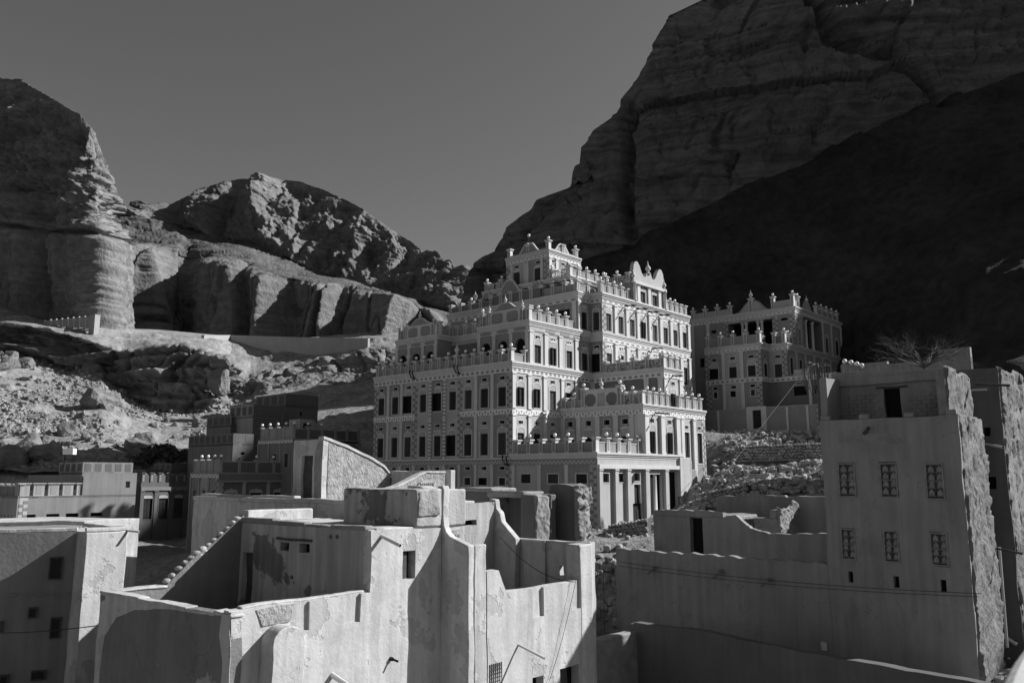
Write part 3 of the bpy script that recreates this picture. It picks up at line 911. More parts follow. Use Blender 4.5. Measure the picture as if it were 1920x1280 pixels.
p.wall('R', -8.87, 0.03, 6.9, 10.3, G0, 0.62, 'panel_light', [(7.7, 9.6, -3.6, 0.2)], 0.9)
p.wall('R', -8.87, 0.03, 10.3, 13.05, G0, 0.62, 'panel_light', [(10.8, 12.2, -3.6, 0.4)], 0.9)
p.put('gate_leaf', MB().box(0, 0.3, 0, 1.35, 0.36, 3.9).mesh('gate_leaf', 'void'), 'R', -8.87, 10.82, -3.6, 0.03)
col = p.put('column', MB().lathe([(0.42, 0), (0.42, 0.2), (0.36, 0.3), (0.32, 3.7), (0.4, 3.8)], n=16).mesh('column', 'trim', True), 'R', -8.87, 8.85, -3.6, 0.03, out=-0.45)
for t in (6.9, 10.05, 12.75): p.pilaster('R', -8.87, 0.03, t, G0, 0.62, 0.5, out=0.28)
p.trim = 'trim'
p.strip('R', -8.87, 0.03, 0, 13.05, 0.62, 0.95, 'trim', 0.3, 'architrave')
p.strip('R', -8.87, 0.03, 0, 13.05, 0.951, 1.42, 'panel_light', 0.1)
p.slab(0.03, -8.87, 13.1, 0.2, 1.42, 1.9, 0.3)
p.parapet('L', 0.03, 0, 0.3, 8.55, 1.9, 6, h=0.85, ph=1.12, globes={1, 3, 4})
p.parapet('R', -8.87, 0.03, 0.35, 6.45, 1.9, 4, h=0.85, ph=1.12, ends=(False, True), globes={1, 2, 3, 4})
# --- middle right block, balcony with octagons
C_ed = [0, 1.75, 3.7, 5.65, 7.45, 8.87]
p.bays('L', 6.85, 0, [0.0, 2.05, 4.15, 6.1, 8.0], 1.9, 5.3, (2.0, 3.45, 0.65), (4.5, 4.95), ('panel_mid', 'panel_light', 'panel_mid', 'panel_mid'), True, 0.48, ('crest',), True, True, ww=0.95)
p.wall('L', 6.85, 0, 8.0, 8.87, 1.9, 5.3, 'trim')
p.strip('L', 6.85, 0, 0, 8.87, 5.3, 5.72, 'frieze_tri')
p.bays('R', -8.87, 6.85, [0.0, 2.9, 5.8], 1.9, 5.3, (1.95, 3.85, 0.55), (4.6, 4.95), ('panel_light',), True, 0.62, ('arch',), True, True, ww=0.95, out=0.24)
p.bays('R', -8.87, 6.85, [6.1, 8.5, 10.75], -1.0, 5.3, (1.2, 4.0, 0), (4.35, 4.6), ('panel_light', 'panel_mid'), True, 0.5, ('flat',), True, False, ww=0.9, out=0.2)
p.wall('R', -8.87, 6.85, 5.8, 6.1, -1.0, 5.3, 'trim')
p.quoins('R', -8.87, 6.85, 10.45, -1, 5.28)
p.strip('R', -8.87, 6.85, 0, 10.75, 5.3, 5.72, 'frieze_tri')
p.slab(6.85, -8.87, 17.6, 0.2, 5.72, 6.15, 0.26)
p.parapet('L', 6.85, 0, 0.25, 2.4, 6.15, 2, h=0.75, ph=0.95, globes={1}, ends=(True, False))
oc = p.put('octagon_panel', MB().box(-1.95, -0.09, 0, 1.95, 0.09, 1.5).box(-2.05, -0.14, 1.501, 2.05, 0.14, 1.62).mesh('octagon_panel', 'trim'), 'L', 6.85, 4.35, 6.15, 0, out=-0.34)
for q in (-1.18, 1.18):
    p.sub('octagon_inset', MB().slab([(q + 0.66 * math.cos(math.pi / 8 + k * math.pi / 4), 0.68 + 0.6 * math.sin(math.pi / 8 + k * math.pi / 4)) for k in range(8)], -0.11, -0.091).mesh('octagon_inset', 'panel_dark'), oc)
p.sub('plain_inset', MB().box(-0.42, -0.11, 0.05, 0.42, -0.091, 1.25).mesh('plain_inset', 'ochre'), oc)
p.urn('L', 6.85, 0, 4.35, 7.77, 0.7)
p.parapet('L', 6.85, 0, 2.4, 6.35, 6.15, 1, ph=1.72, post=0.42, skip={0}, globes=True)
p.parapet('L', 6.85, 0, 6.75, 8.6, 6.15, 2, h=0.95, ph=1.1, panel='speckle', globes={0, 1})
p.parapet('R', -8.87, 6.85, 0.3, 4.4, 6.15, 4, h=0.9, ph=1.1, ends=(False, True))
p.parapet('R', -8.87, 6.85, 6.6, 10.4, 6.15, 3, h=0.9, ph=1.1, globes={1, 2, 3})
# --- recessed block behind the balcony
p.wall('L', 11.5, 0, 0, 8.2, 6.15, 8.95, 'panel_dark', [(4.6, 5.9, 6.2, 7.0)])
p.window('L', 11.5, 0, 5.25, 6.2, 7.0, 1.3, 0, 'flat')
for t in (0.3, 3.6, 6.4, 7.9): p.pilaster('L', 11.5, 0, t, 6.15, 8.95, 0.5)
p.bays('R', -8.2, 11.5, [0, 3.2], 6.15, 8.95, (6.3, 7.5, 0.4), (8.3, 8.6), ('panel_light',), True, 0.5, ('arch',), True, True)
p.strip('L', 11.5, 0, 0, 8.2, 8.95, 9.4, 'frieze_leaf')
p.strip('R', -8.2, 11.5, 0, 3.2, 8.95, 9.4, 'frieze_leaf')
p.slab(11.5, -8.2, 14.7, 0.15, 9.4, 9.8, 0.25)
p.parapet('L', 11.5, 0, 1.6, 8.0, 9.8, 4, h=0.9, ph=1.05, panel='speckle', globes={1, 2, 3, 4})
p.parapet('R', -8.2, 11.5, 0.4, 2.7, 9.8, 2, h=0.9, ph=1.05, ends=(False, True))
# --- third storey: loggia wings
def arches(t0, ta, tb, n, z0, z1):
    ed = lin(ta, tb, n)
    for i in range(n):
        mid = (ed[i] + ed[i + 1]) / 2
        w = 1.15
        p.wall('L', 2.32, t0, ed[i], ed[i + 1], z0, z1, 'panel_mid', [(mid - w / 2, mid + w / 2, z0 + 0.2, z0 + 2.45)], 0.26)
        pr = [(-w / 2, 1.6)] + [(w / 2 * math.cos(math.pi * (1 - k / 10)), 1.85 + 0.55 * math.sin(math.pi * k / 10)) for k in range(11)] + [(w / 2, 1.6)]
        ol = [(w / 2 + 0.06, 1.6), (w / 2 + 0.06, 2.5), (-w / 2 - 0.06, 2.5), (-w / 2 - 0.06, 1.6)]
        def arch():
            mb = MB()
            for k in range(10):
                a, b = pr[k + 1], pr[k + 2]
                mb.slab([(a[0], a[1]), (b[0], b[1]), (b[0], 2.5), (a[0], 2.5)], -0.02, 0.24)
            return mb.mesh('arch', 'panel_mid')
        p.put('arch', p.get('arch', arch), 'L', 2.32, mid, z0 + 0.0, t0)
    for t in ed: p.pilaster('L', 2.32, t0, min(max(t, ta + 0.2), tb - 0.2), z0, z1, 0.38)
    for i in range(n):
        mid = (ed[i] + ed[i + 1]) / 2
        me = p.get(('oval', 'L'), lambda: MB().slab([(0.72 * math.copysign(min(1, abs(math.cos(q)) ** 0.4), math.cos(q)), 0.15 * math.copysign(abs(math.sin(q)) ** 0.7, math.sin(q))) for q in [math.pi * k / 8 for k in range(16)]], -0.03, 0.03).mesh('oval_inset', 'panel_mid'))
        p.put('oval_inset', me, 'L', 2.32, mid, z1 + 0.22, t0, out=0.06)
arches(6.4, 0, 6.4, 3, 9.95, 13.0)
arches(18.2, 0, 6.2, 3, 9.95, 13.0)
for t0, tb in ((6.4, 6.4), (18.2, 6.2)): p.strip('L', 2.32, t0, 0, tb, 13.0, 13.42, 'trim')
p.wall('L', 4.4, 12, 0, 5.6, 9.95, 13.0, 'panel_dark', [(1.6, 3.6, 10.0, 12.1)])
p.strip('L', 4.4, 12, 0, 5.6, 13.0, 13.42, 'panel_light')
p.put('awning', MB().slab([(-1.4, 0), (1.4, 0), (1.2, 0.5), (0.6, 0.95), (0, 1.1), (-0.6, 0.95), (-1.2, 0.5)], -0.9, 0).mesh('awning', 'panel_dark'), 'L', 4.4, 4.4, 11.3, 12)
p.wall('R', 12, 2.32, 0, 2.08, 9.95, 13.42, 'panel_mid')
p.bays('R', 0, 2.32, [0, 2.35, 4.5, 7.2], 9.95, 13.0, (10.1, 11.75, 0.5), (12.35, 12.62), ('panel_light',), True, 0.48, ('arch', 'crest', 'crest'), True, True)
p.bays('R', 0, 2.32, [7.3, 9.33], 9.95, 13.0, (10.1, 11.75, 0.5), (12.35, 12.62), ('panel_mid',), False, 0.4, ('crest',))
p.strip('R', 0, 2.32, 0, 9.33, 13.0, 13.42, 'panel_light')
for t in (3.0, 5.2, 7.2):
    p.put('oval_inset', p.get(('oval', 'L'), None), 'R', 0, t, 13.21, 2.32, out=0.06)
p.slab(2.32, 0, 12, 6.4, 13.42, 13.95, 0.26)
p.slab(2.32, 12, 12, 18.2, 13.42, 13.95, 0.26)
p.slab(4.4, 6.1, 12, 12.3, 13.42, 13.95, 0.2)
p.parapet('R', 0, 2.32, 0.35, 7.1, 13.95, 5, h=0.85, ph=1.1, globes={1, 2, 3, 4}, ends=(True, False))
for t0, gl in ((6.4, True), (18.2, False)):
    fr = p.put('oval_panel', MB().box(-2.0, -0.09, 0, 2.0, 0.09, 1.35).mesh('oval_panel', 'trim'), 'L', 2.32, 3.2, 13.95, t0, out=-0.34)
    for q in (-0.95, 0.95):
        p.sub('oval_inset', MB().slab([(q + 0.72 * math.copysign(abs(math.cos(x)) ** 0.5, math.cos(x)), 0.66 + 0.5 * math.copysign(abs(math.sin(x)) ** 0.5, math.sin(x))) for x in [math.pi * k / 8 for k in range(16)]], -0.11, -0.091).mesh('oval_inset', 'panel_mid'), fr)
    p.gable('L', 2.32, t0, 3.2, 15.3, 3.4, 0.75)
    p.parapet('L', 2.32, t0, 0.3, 1.1, 13.95, 1, h=1.1, ph=1.3, globes={0} if gl else False)
    p.parapet('L', 2.32, t0, 5.3, 6.1, 13.95, 1, h=1.1, ph=1.3, globes=False)
    p.urn('L', 2.32, t0, 3.2, 15.9, 0.6)
    p.urn('L', 2.32, t0, 5.3, 15.3, 0.5)
    p.urn('L', 2.32, t0, 1.2, 15.3, 0.5)
p.parapet('L', 4.4, 12, 0.4, 5.3, 13.95, 4, h=0.85, ph=1.05, globes={1, 2})
p.parapet('R', 12, 2.32, 0.3, 2.0, 13.95, 1, h=0.85, ph=1.05, globes=False)
# --- fourth storey
TB = 18.1
p.wall('L', 9.62, TB, 0, 18.1, 13.95, 16.85, 'panel_mid', [(1.0, 5.6, 14.2, 16.0), (12.6, 17.1, 14.2, 16.2)], 1.6)
for t in (0.3, 6.0, 9.0, 12.2, 17.7): p.pilaster('L', 9.62, TB, t, 13.95, 16.85, 0.5)
for t in (3.3, 14.9): p.put('column', MB().lathe([(0.24, 0), (0.2, 0.1), (0.17, 2.0), (0.3, 2.1), (0.3, 2.2)], n=10).mesh('column', 'trim', True), 'L', 9.62, t, 13.95, TB, out=-0.3)
p.strip('L', 9.62, TB, 0, 18.1, 16.85, 17.25, 'frieze_dash')
p.bays('R', 0, 9.62, [0, 2.03], 13.95, 16.85, (14.15, 15.85, 0.45), (16.25, 16.5), ('panel_mid',), True, 0.34, ('crest',), True, False)
p.strip('R', 0, 9.62, 0, 2.03, 16.85, 17.25, 'frieze_leaf')
p.bays('L', 11.65, 0, [0, 1.41], 13.9, 16.85, (14.1, 15.9, 0.4), (16.25, 16.5), ('panel_mid',), False, 0.4, ('arch',), ww=0.75)
p.bays('L', 11.65, 0, [0, 1.41], 9.8, 13.0, (10.0, 11.8, 0.4), (12.35, 12.62), ('panel_mid',), False, 0.4, ('arch',), ww=0.75)
p.strip('L', 11.65, 0, 0, 1.41, 16.85, 17.25, 'frieze_leaf')
p.strip('L', 11.65, 0, 0, 1.41, 13.0, 13.45, 'trim')
D_ed = [0, 2.2, 4.25, 6.25, 8.5, 10.7, 12.8, 14.75, 16.8]
D_ed = [q for q in D_ed]
p.bays('R', -1.41, 11.65, D_ed, 13.9, 16.85, (14.1, 15.85, 0.5), (16.22, 16.5), ('trim',), True, 0.45, ('arch',), False, True, out=0.16)
p.bays('R', -1.41, 11.65, D_ed, 9.8, 13.0, (10.0, 11.9, 0.5), (12.4, 12.66), ('trim',), True, 0.45, ('arch',), False, True, out=0.16)
p.bays('R', -1.41, 11.65, D_ed, 5.6, 9.4, (6.2, 8.2, 0.5), (8.75, 9.0), ('trim',), True, 0.45, ('arch',), False, True, out=0.16)
p.strip('R', -1.41, 11.65, 0, 16.8, 9.4, 9.8, 'frieze_leaf')
p.wall('R', -1.41, 11.65, 0, 16.8, 0, 5.6, 'panel_light')
p.quoins('R', -1.41, 11.65, 0.3, 13.92, 16.83); p.quoins('R', -1.41, 11.65, 16.45, 9.9, 16.83); p.quoins('R', -1.41, 11.65, 0.3, 9.9, 12.98)
p.quoins('L', 11.65, 0, 1.28, 13.92, 16.83, 0.24)
p.strip('R', -1.41, 11.65, 0, 16.8, 16.85, 17.25, 'frieze_dash'); p.strip('R', -1.41, 11.65, 0, 16.8, 13.0, 13.45, 'frieze_dash')
p.slab(11.65, -1.41, 28.4, 0.15, 13.45, 13.9, 0.22)
p.slab(11.65, -1.41, 28.4, 0.15, 17.25, 17.8, 0.32)
p.slab(9.62, 0, 28.4, 18.1, 17.25, 17.8, 0.3)
for t in (4.25, 6.4, 8.6, 10.8): p.spout('R', -1.41, 11.65, t - 0.3, 17.1, 1.5)
p.spout('R', -1.41, 11.65, 8.9, 13.3, 1.3); p.spout('R', -8.87, 6.85, 1.9, 5.5, 1.5); p.spout('R', -8.2, 11.5, 1.5, 9.2, 1.1)
p.parapet('L', 9.62, TB, 0.2, 6.4, 17.8, 4, h=0.8, ph=1.0, globes={2}, panel='panel_dark')
p.parapet('L', 9.62, TB, 6.4, 13.4, 17.8, 5, h=1.2, ph=1.25, globes=False, panel='panel_dark')
p.parapet('L', 9.62, TB, 13.4, 17.75, 17.8, 3, h=0.9, ph=1.15, globes={1, 2})
p.gable('L', 9.62, TB, 8.9, 19.0, 3.6, 1.5, 'panel_mid'); p.gable('L', 9.62, TB, 12.7, 18.95, 1.8, 0.8, 'panel_mid'); p.gable('L', 9.62, TB, 5.6, 18.85, 1.8, 0.8, 'panel_mid')
p.urn('L', 9.62, TB, 8.9, 20.4, 0.6); p.urn('L', 9.62, TB, 3.9, 18.9, 0.8); p.urn('L', 9.62, TB, 12.0, 19.1, 0.6)
p.parapet('R', 0, 9.62, 0.4, 2.0, 17.8, 1, h=0.85, ph=1.1)
p.parapet('R', -1.41, 11.65, 0.3, 5.0, 17.8, 4, h=0.9, ph=1.15, globes={0, 1, 2, 3})
p.parapet('R', -1.41, 11.65, 12.4, 16.5, 17.8, 4, h=0.9, ph=1.15, globes={0, 1, 2})
# gabled roof pavilion on the right face
p.bays('R', -1.41, 17.0, [0.9, 3.2, 5.5], 17.8, 19.7, (17.9, 19.1, 0.35), None, ('panel_mid',), True, 0.5, ('arch',), True, True, ww=1.0, out=0.14)
p.wall('R', -1.41, 17.0, 0, 0.9, 17.8, 19.7, 'panel_light'); p.wall('R', -1.41, 17.0, 5.5, 6.4, 17.8, 19.7, 'panel_light')
for t in (0.25, 6.15): p.put('column', MB().lathe([(0.22, 0), (0.18, 0.1), (0.16, 1.9), (0.26, 2.0)], n=10).mesh('column', 'trim', True), 'R', -1.41, t, 17.8, 17.0, out=0.2)
p.wall('L', 17.0, 3, 0, 4.41, 17.8, 20.3, 'panel_mid')
p.strip('R', -1.41, 17.0, 0, 6.4, 19.7, 20.0, 'trim', 0.3, 'architrave')
def ped():
    q = [(-3.0, 0), (-3.0, 0.9), (-2.85, 1.7), (-2.55, 2.1), (-2.15, 2.15), (-1.75, 1.75), (-1.4, 1.1), (-1.0, 0.75), (-0.6, 0.8), (-0.4, 1.25), (0.4, 1.25), (0.6, 0.8)]
    q += [(1.0, 0.75), (1.4, 1.1), (1.75, 1.75), (2.15, 2.15), (2.55, 2.1), (2.85, 1.7), (3.0, 0.9), (3.0, 0)]
    return MB().slab(q, -0.1, 0.35).mesh('pediment', 'panel_light')
p.put('pediment', ped(), 'R', -1.41, 3.2, 20.0, 17.0)
p.urn('R', -1.41, 17.0, 3.2, 21.2, 1.0, -0.0); p.urn('R', -1.41, 17.0, 0.2, 20.0, 0.8, -0.1); p.urn('R', -1.41, 17.0, 6.2, 20.0, 0.8, -0.1)
p.slab(17.0, -1.2, 23.3, 3, 20.0, 20.25, 0.05)
p.parapet('L', 17.0, 3, 1.2, 4.1, 19.75, 2, h=0.85, ph=1.0, panel='speckle', globes={0, 1}, inset=-0.25)
# roof storey and top pavilion
p.wall('L', 10.4, 13.4, 0, 11.86, 17.8, 19.3, 'panel_dark'); p.wall('R', 1.54, 10.4, 0, 6.6, 17.8, 19.3, 'panel_mid')
p.pilaster('R', 1.54, 10.4, 0.3, 17.8, 19.3, 0.5)
p.slab(10.4, 1.54, 17.0, 13.4, 19.3, 19.75, 0.35)
p.parapet('R', 1.54, 10.4, 0.3, 6.3, 19.75, 4, h=0.85, ph=1.05, globes={1, 2, 3, 4})
p.parapet('L', 10.4, 13.4, 9.3, 11.6, 19.75, 1, h=0.2, ph=1.05, globes={0}, panel='trim')
p.parapet('L', 10.4, 13.4, 0.25, 2.4, 19.75, 1, h=0.2, ph=1.05, globes=True, panel='trim')
def balu(n, w):
    mb = MB()
    for i in range(n):
        x = -w / 2 + w * (i + 0.5) / n
        mb.lathe([(0.05, 0.2), (0.08, 0.35), (0.04, 0.5), (0.07, 0.7), (0.05, 0.82)], (x, 0, 0), 6)
    mb.box(-w / 2, -0.1, 0.82, w / 2, 0.1, 0.92)
    return mb.mesh('baluster_row', 'trim')
for t, w in ((9.85, 0.9), (10.95, 0.9), (0.85, 0.9), (1.9, 0.8)):
    b = p.put('baluster_row', p.get(('bal', w), lambda: balu(5, w)), 'L', 10.4, t, 19.75, 13.4, out=-0.34)
p.bays('L', 11.0, 10.6, [0, 3.0, 5.9], 17.8, 22.4, (19.65, 21.4, 0.1), (21.9, 22.15), ('panel_light', 'panel_mid'), True, 0.42, ('crest',), False, False, ww=0.95)
p.pilaster('L', 11.0, 10.6, 2.75, 17.8, 22.4, 0.3); p.pilaster('L', 11.0, 10.6, 5.0, 17.8, 22.4, 0.3); p.pilaster('L', 11.0, 10.6, 0.85, 17.8, 22.4, 0.3)
p.bays('R', 4.7, 11.0, [0, 1.3, 3.4, 5.4], 17.8, 22.4, (19.8, 21.2, 0.2), (21.9, 22.15), ('panel_mid',), True, 0.4, ('arch',), True, True)
p.quoins('L', 11.0, 10.6, 0.32, 17.9, 22.38); p.quoins('L', 11.0, 10.6, 5.58, 17.9, 22.38)
p.strip('L', 11.0, 10.6, 0, 5.9, 22.4, 22.75, 'frieze_diamond'); p.strip('R', 4.7, 11.0, 0, 5.4, 22.4, 22.75, 'frieze_diamond')
p.slab(11.0, 4.7, 16.4, 10.6, 22.75, 23.15, 0.25)
p.parapet('L', 11.0, 10.6, 0.25, 5.6, 23.15, 2, h=0.3, ph=1.0, globes={2}, panel='trim')
p.parapet('R', 4.7, 11.0, 0.3, 5.0, 23.15, 2, h=0.3, ph=1.0, globes={2}, panel='trim', ends=(False, True))
p.gable('L', 11.0, 10.6, 2.92, 23.15, 3.6, 1.35, 'panel_mid'); p.gable('R', 4.7, 11.0, 2.65, 23.15, 3.4, 1.2, 'panel_mid')
for t, z in ((0.3, 22.7), (6.2, 9.3), (12.34, 9.3)):
    if z < 20:
        p.put('iron_hook', MB().tube([(0, -0.1, 0), (-0.25, -0.35, 0.15), (-0.4, -0.45, 0.55), (-0.35, -0.5, 0.9)], 0.06, 6).tube([(0, -0.1, 0), (0.12, -0.4, 0.2), (0.05, -0.5, 0.6), (0.2, -0.5, 0.8)], 0.06, 6).mesh('iron_hook', 'iron'), 'L', 0, t, z, T0)
p.put('iron_hook', MB().tube([(0, -0.1, 0), (-0.25, -0.35, 0.15), (-0.4, -0.45, 0.55), (-0.35, -0.5, 0.9)], 0.06, 6).tube([(0, -0.1, 0), (0.12, -0.4, 0.2), (0.05, -0.5, 0.6), (0.2, -0.5, 0.8)], 0.06, 6).mesh('iron_hook', 'iron'), 'L', 0, 18.4, 0.9, T0)
mast = MB().tube([(0, 0, 0), (0, 0, 1.0)], 0.025, 5).mesh('lamp_mast', 'iron')
m_ = p.put('lamp_mast', mast, 'L', 11.0, 2.92, 24.2, 10.6, out=-0.34)
p.sub('globe', p.get('gl', None), m_, (0, 0, 1.1))
# ------------------------------------------------------------------ second palace, in the shade of the cliff
P2 = at(1426, 650, 93)
palace2 = thing('palace', 'smaller shaded painted palace with column loggia, standing right of the big palace', 'palace', (P2.x, P2.y, 0), ROT)
p = Palace(palace2)
GB = 4.0
p.core(0, 0, 9, 7.0, GB, 14.5)
p.core(2.1, -2.1, 19.5, 0.27, GB, 14.5)
p.core(2.1, -7.5, 6, -1.8, GB, 10.5)
p.core(6.6, -0.4, 19.5, 11.6, 14.5, 19.0)
p.core(4.95, 7.0, 19.5, 11.6, GB, 19.0)
p.bays('L', 0, 7.0, [0.0, 2.35, 4.65, 7.0], 11.05, 14.2, (11.2, 12.45, 0.62), (13.35, 13.62), ('panel_mid', 'panel_light', 'panel_mid'), True, 0.4, ('flat',), False, False, ww=0.95)
p.bays('L', 0, 7.0, [0.0, 2.35, 4.65, 7.0], GB, 10.6, (9.0, 9.7, 0), (10.0, 10.3), ('panel_mid', 'panel_light', 'panel_mid'), True, 0.4, ('flat',), False, False, ww=0.5)
for t in (0.33, 6.67): p.quoins('L', 0, 7.0, t, 11.1, 14.18); p.quoins('L', 0, 7.0, t, GB, 10.58)
p.strip('L', 0, 7.0, 0, 7.0, 10.6, 11.05, 'frieze_leaf'); p.strip('L', 0, 7.0, 0, 7.0, 14.2, 14.6, 'frieze_diamond')
p.bays('R', 0, 0, [0.0, 2.1], 11.05, 14.2, (11.2, 12.6, 0.4), (13.35, 13.62), ('panel_mid',), False, ww=0.8)
p.wall('R', 0, 0, 0, 2.1, GB, 10.6, 'panel_dark')
p.strip('R', 0, 0, 0, 2.1, 10.6, 11.05, 'frieze_leaf'); p.strip('R', 0, 0, 0, 2.1, 14.2, 14.6, 'frieze_diamond')
p.bays('L', 2.1, 0, [0.0, 2.1], 11.05, 14.2, (11.1, 12.6, 0.1), (13.35, 13.62), ('panel_light',), False, ww=0.9, styles=('flat',))
p.strip('L', 2.1, 0, 0, 2.1, 14.2, 14.6, 'frieze_diamond')
p.strip('L', 2.1, 0, 0, 7.5, 10.6, 11.05, 'frieze_leaf')
p.quoins('L', 2.1, 0, 1.8, 11.1, 14.18, 0.55)
p.wall('L', 2.1, 0, 0, 7.5, GB, 10.6, 'panel_dark', [(2.7, 4.2, 8.9, 9.9), (5.0, 6.2, 9.0, 9.9)])
for t in (4.6, 6.9, 7.3): p.pilaster('L', 2.1, 0, t, GB, 10.6, 0.35)
p.vent('L', 2.1, 0, 3.4, 10.1, 10.4, 0.8)
p.slab(2.1, -7.5, 6, -1.9, 11.05, 11.15, 0.15)
p.parapet('L', 2.1, 0, 2.5, 4.6, 11.15, 1, h=0.7, ph=0.95, ends=(False, True), globes=True, panel='panel_light')
p.bays('R', -2.1, 2.1, [0, 2.6, 5.2, 7.8, 10.4, 13.0, 17.4], 11.05, 14.2, (11.5, 13.4, 0), None, ('panel_mid',), True, 0.25, ('flat',), False, False, ww=0.9)
p.strip('R', -2.1, 2.1, 0, 17.4, 14.2, 14.6, 'panel_light'); p.wall('R', -2.1, 2.1, 0, 17.4, GB, 11.05, 'panel_mid')
p.slab(0, 0, 9, 7.0, 14.6, 14.95, 0.25); p.slab(2.1, -2.1, 19.5, 0.1, 14.6, 14.95, 0.25)
p.parapet('L', 0, 7.0, 0.3, 6.7, 14.95, 4, h=1.05, ph=1.3)
p.parapet('R', 0, 0, 0.35, 2.1, 14.95, 1, h=1.0, ph=1.25, ends=(False, False), panel='panel_dark')
p.parapet('L', 2.1, 0, 0.6, 1.75, 14.95, 1, h=1.0, ph=1.3, globes={1}, panel='panel_dark')
p.parapet('R', -2.1, 2.1, 0.4, 2.4, 14.95, 2, h=0.9, ph=1.15, ends=(False, True), globes={1, 2}, panel='panel_dark')
# upper storey with loggia
p.wall('L', 4.95, 11.6, 0, 5.2, GB, 18.85, 'panel_mid', [(2.9, 3.6, 17.6, 18.0), (1.2, 1.8, 13.5, 14.6)])
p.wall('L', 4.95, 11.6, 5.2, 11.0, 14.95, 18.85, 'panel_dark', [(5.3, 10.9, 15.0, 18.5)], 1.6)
p.wall('L', 4.95, 11.6, 11.0, 13.7, 14.95, 18.85, 'panel_mid', [(12.0, 12.8, 18.1, 18.4)])
for t in (0.3, 2.5): p.pilaster('L', 4.95, 11.6, t, GB, 18.85, 0.45)
p.quoins('L', 4.95, 11.6, 4.9, 15, 18.8); p.quoins('L', 4.95, 11.6, 11.3, 15, 18.8); p.quoins('L', 4.95, 11.6, 13.4, 15, 18.8)
colm = MB().lathe([(0.26, 0), (0.26, 0.12), (0.19, 0.2), (0.165, 3.2), (0.27, 3.34), (0.27, 3.5)], n=12).mesh('column', 'trim', True)
for t in (7.0, 7.5, 9.0, 9.5): p.put('column', colm, 'L', 4.95, t, 15.0, 11.6, out=-0.3)
p.strip('L', 4.95, 11.6, 5.3, 10.9, 18.5, 18.85, 'panel_light', 0.05, 'architrave')
p.wall('R', -2.1, 4.95, 0, 2.3, 14.95, 18.85, 'panel_light', [(0.9, 1.6, 15.2, 17.0), (0.9, 1.5, 18.0, 18.4)])
p.wall('R', -2.1, 4.95, 2.3, 8.0, 14.95, 18.85, 'panel_dark', [(2.5, 7.8, 15.0, 18.6)], 1.6)
for t in (3.6, 5.6): p.put('column', colm, 'R', -2.1, t, 15.0, 4.95, out=-0.25)
p.bays('R', -2.1, 4.95, [8.0, 11.0, 14.5], 14.95, 18.85, (15.2, 17.0, 0.4), (18.0, 18.3), ('panel_mid',), True, 0.35, ('arch',), True, True)
for t in (0.3, 2.1, 8.3): p.quoins('R', -2.1, 4.95, t, 15, 18.8)
p.strip('L', 4.95, 11.6, 0, 13.7, 18.85, 19.2, 'frieze_diamond'); p.strip('R', -2.1, 4.95, 0, 14.5, 18.85, 19.2, 'frieze_diamond')
p.slab(4.95, -2.1, 19.5, 11.6, 19.2, 19.6, 0.25)
p.parapet('L', 4.95, 11.6, 0.3, 5.4, 19.6, 3, h=0.85, ph=1.2, panel='ochre')
p.parapet('L', 4.95, 11.6, 11.0, 13.4, 19.6, 1, h=0.95, ph=1.5, globes=True, panel='ochre')
p.gable('L', 4.95, 11.6, 8.4, 19.6, 4.6, 1.5, 'ochre', edge='panel_mid')
p.parapet('L', 4.95, 11.6, 8.2, 8.6, 19.6, 1, post=0.5, ph=1.7, ends=(True, False), skip={0}, globes=False); p.urn('L', 4.95, 11.6, 8.2, 21.3, 0.8)
p.parapet('R', -2.1, 4.95, 0.35, 1.8, 19.6, 1, h=0.95, ph=1.4, ends=(False, True), panel='panel_light')
p.gable('R', -2.1, 4.95, 4.6, 19.6, 3.6, 1.4, 'ochre', edge='panel_mid'); p.urn('R', -2.1, 4.95, 4.6, 20.7, 0.7)
p.parapet('R', -2.1, 4.95, 7.4, 14.2, 19.6, 4, h=0.9, ph=1.2)

# boundary wall in front of it
bw = thing('boundary_wall', 'plain boundary wall with pale posts and a doorway below the shaded palace', 'wall', (P2.x, P2.y, 0), ROT)
q = Palace(bw)
q.wall('L', -2, 6.4, 0, 5.3, 3.6, 7.35, 'panel_mid')
q.wall('L', -2, 6.4, 5.3, 7.6, 3.6, 7.6, 'trim', [(6.0, 7.0, 4.9, 7.2)], 0.3)
q.wall('L', -2, 6.4, 7.6, 13.9, 3.6, 7.4, 'panel_mid')
q.put('door', MB().box(-0.5, 0.2, 0, 0.5, 0.25, 2.3).mesh('door', 'shutter'), 'L', -2, 6.5, 4.9, 6.4)
q.put('inner_wall', MB().box(0, 0.301, 0, 13.9, 0.42, 3.7).mesh('inner_wall', 'panel_mid'), 'L', -2, 0, 3.6, 6.4)
q.put('coping', MB().box(0, -0.05, 0, 5.29, 0.45, 0.08).mesh('coping', 'panel_light'), 'L', -2, 0, 7.36, 6.4)
q.put('coping', MB().box(0, -0.05, 0, 6.28, 0.45, 0.08).mesh('coping', 'panel_light'), 'L', -2, 7.62, 7.41, 6.4)
for t in (1.9, 10.0, 12.2): q.pilaster('L', -2, 6.4, t, 3.6, 7.34, 0.24)
q.quoins('L', -2, 6.4, 13.5, 3.7, 7.35, 0.7)
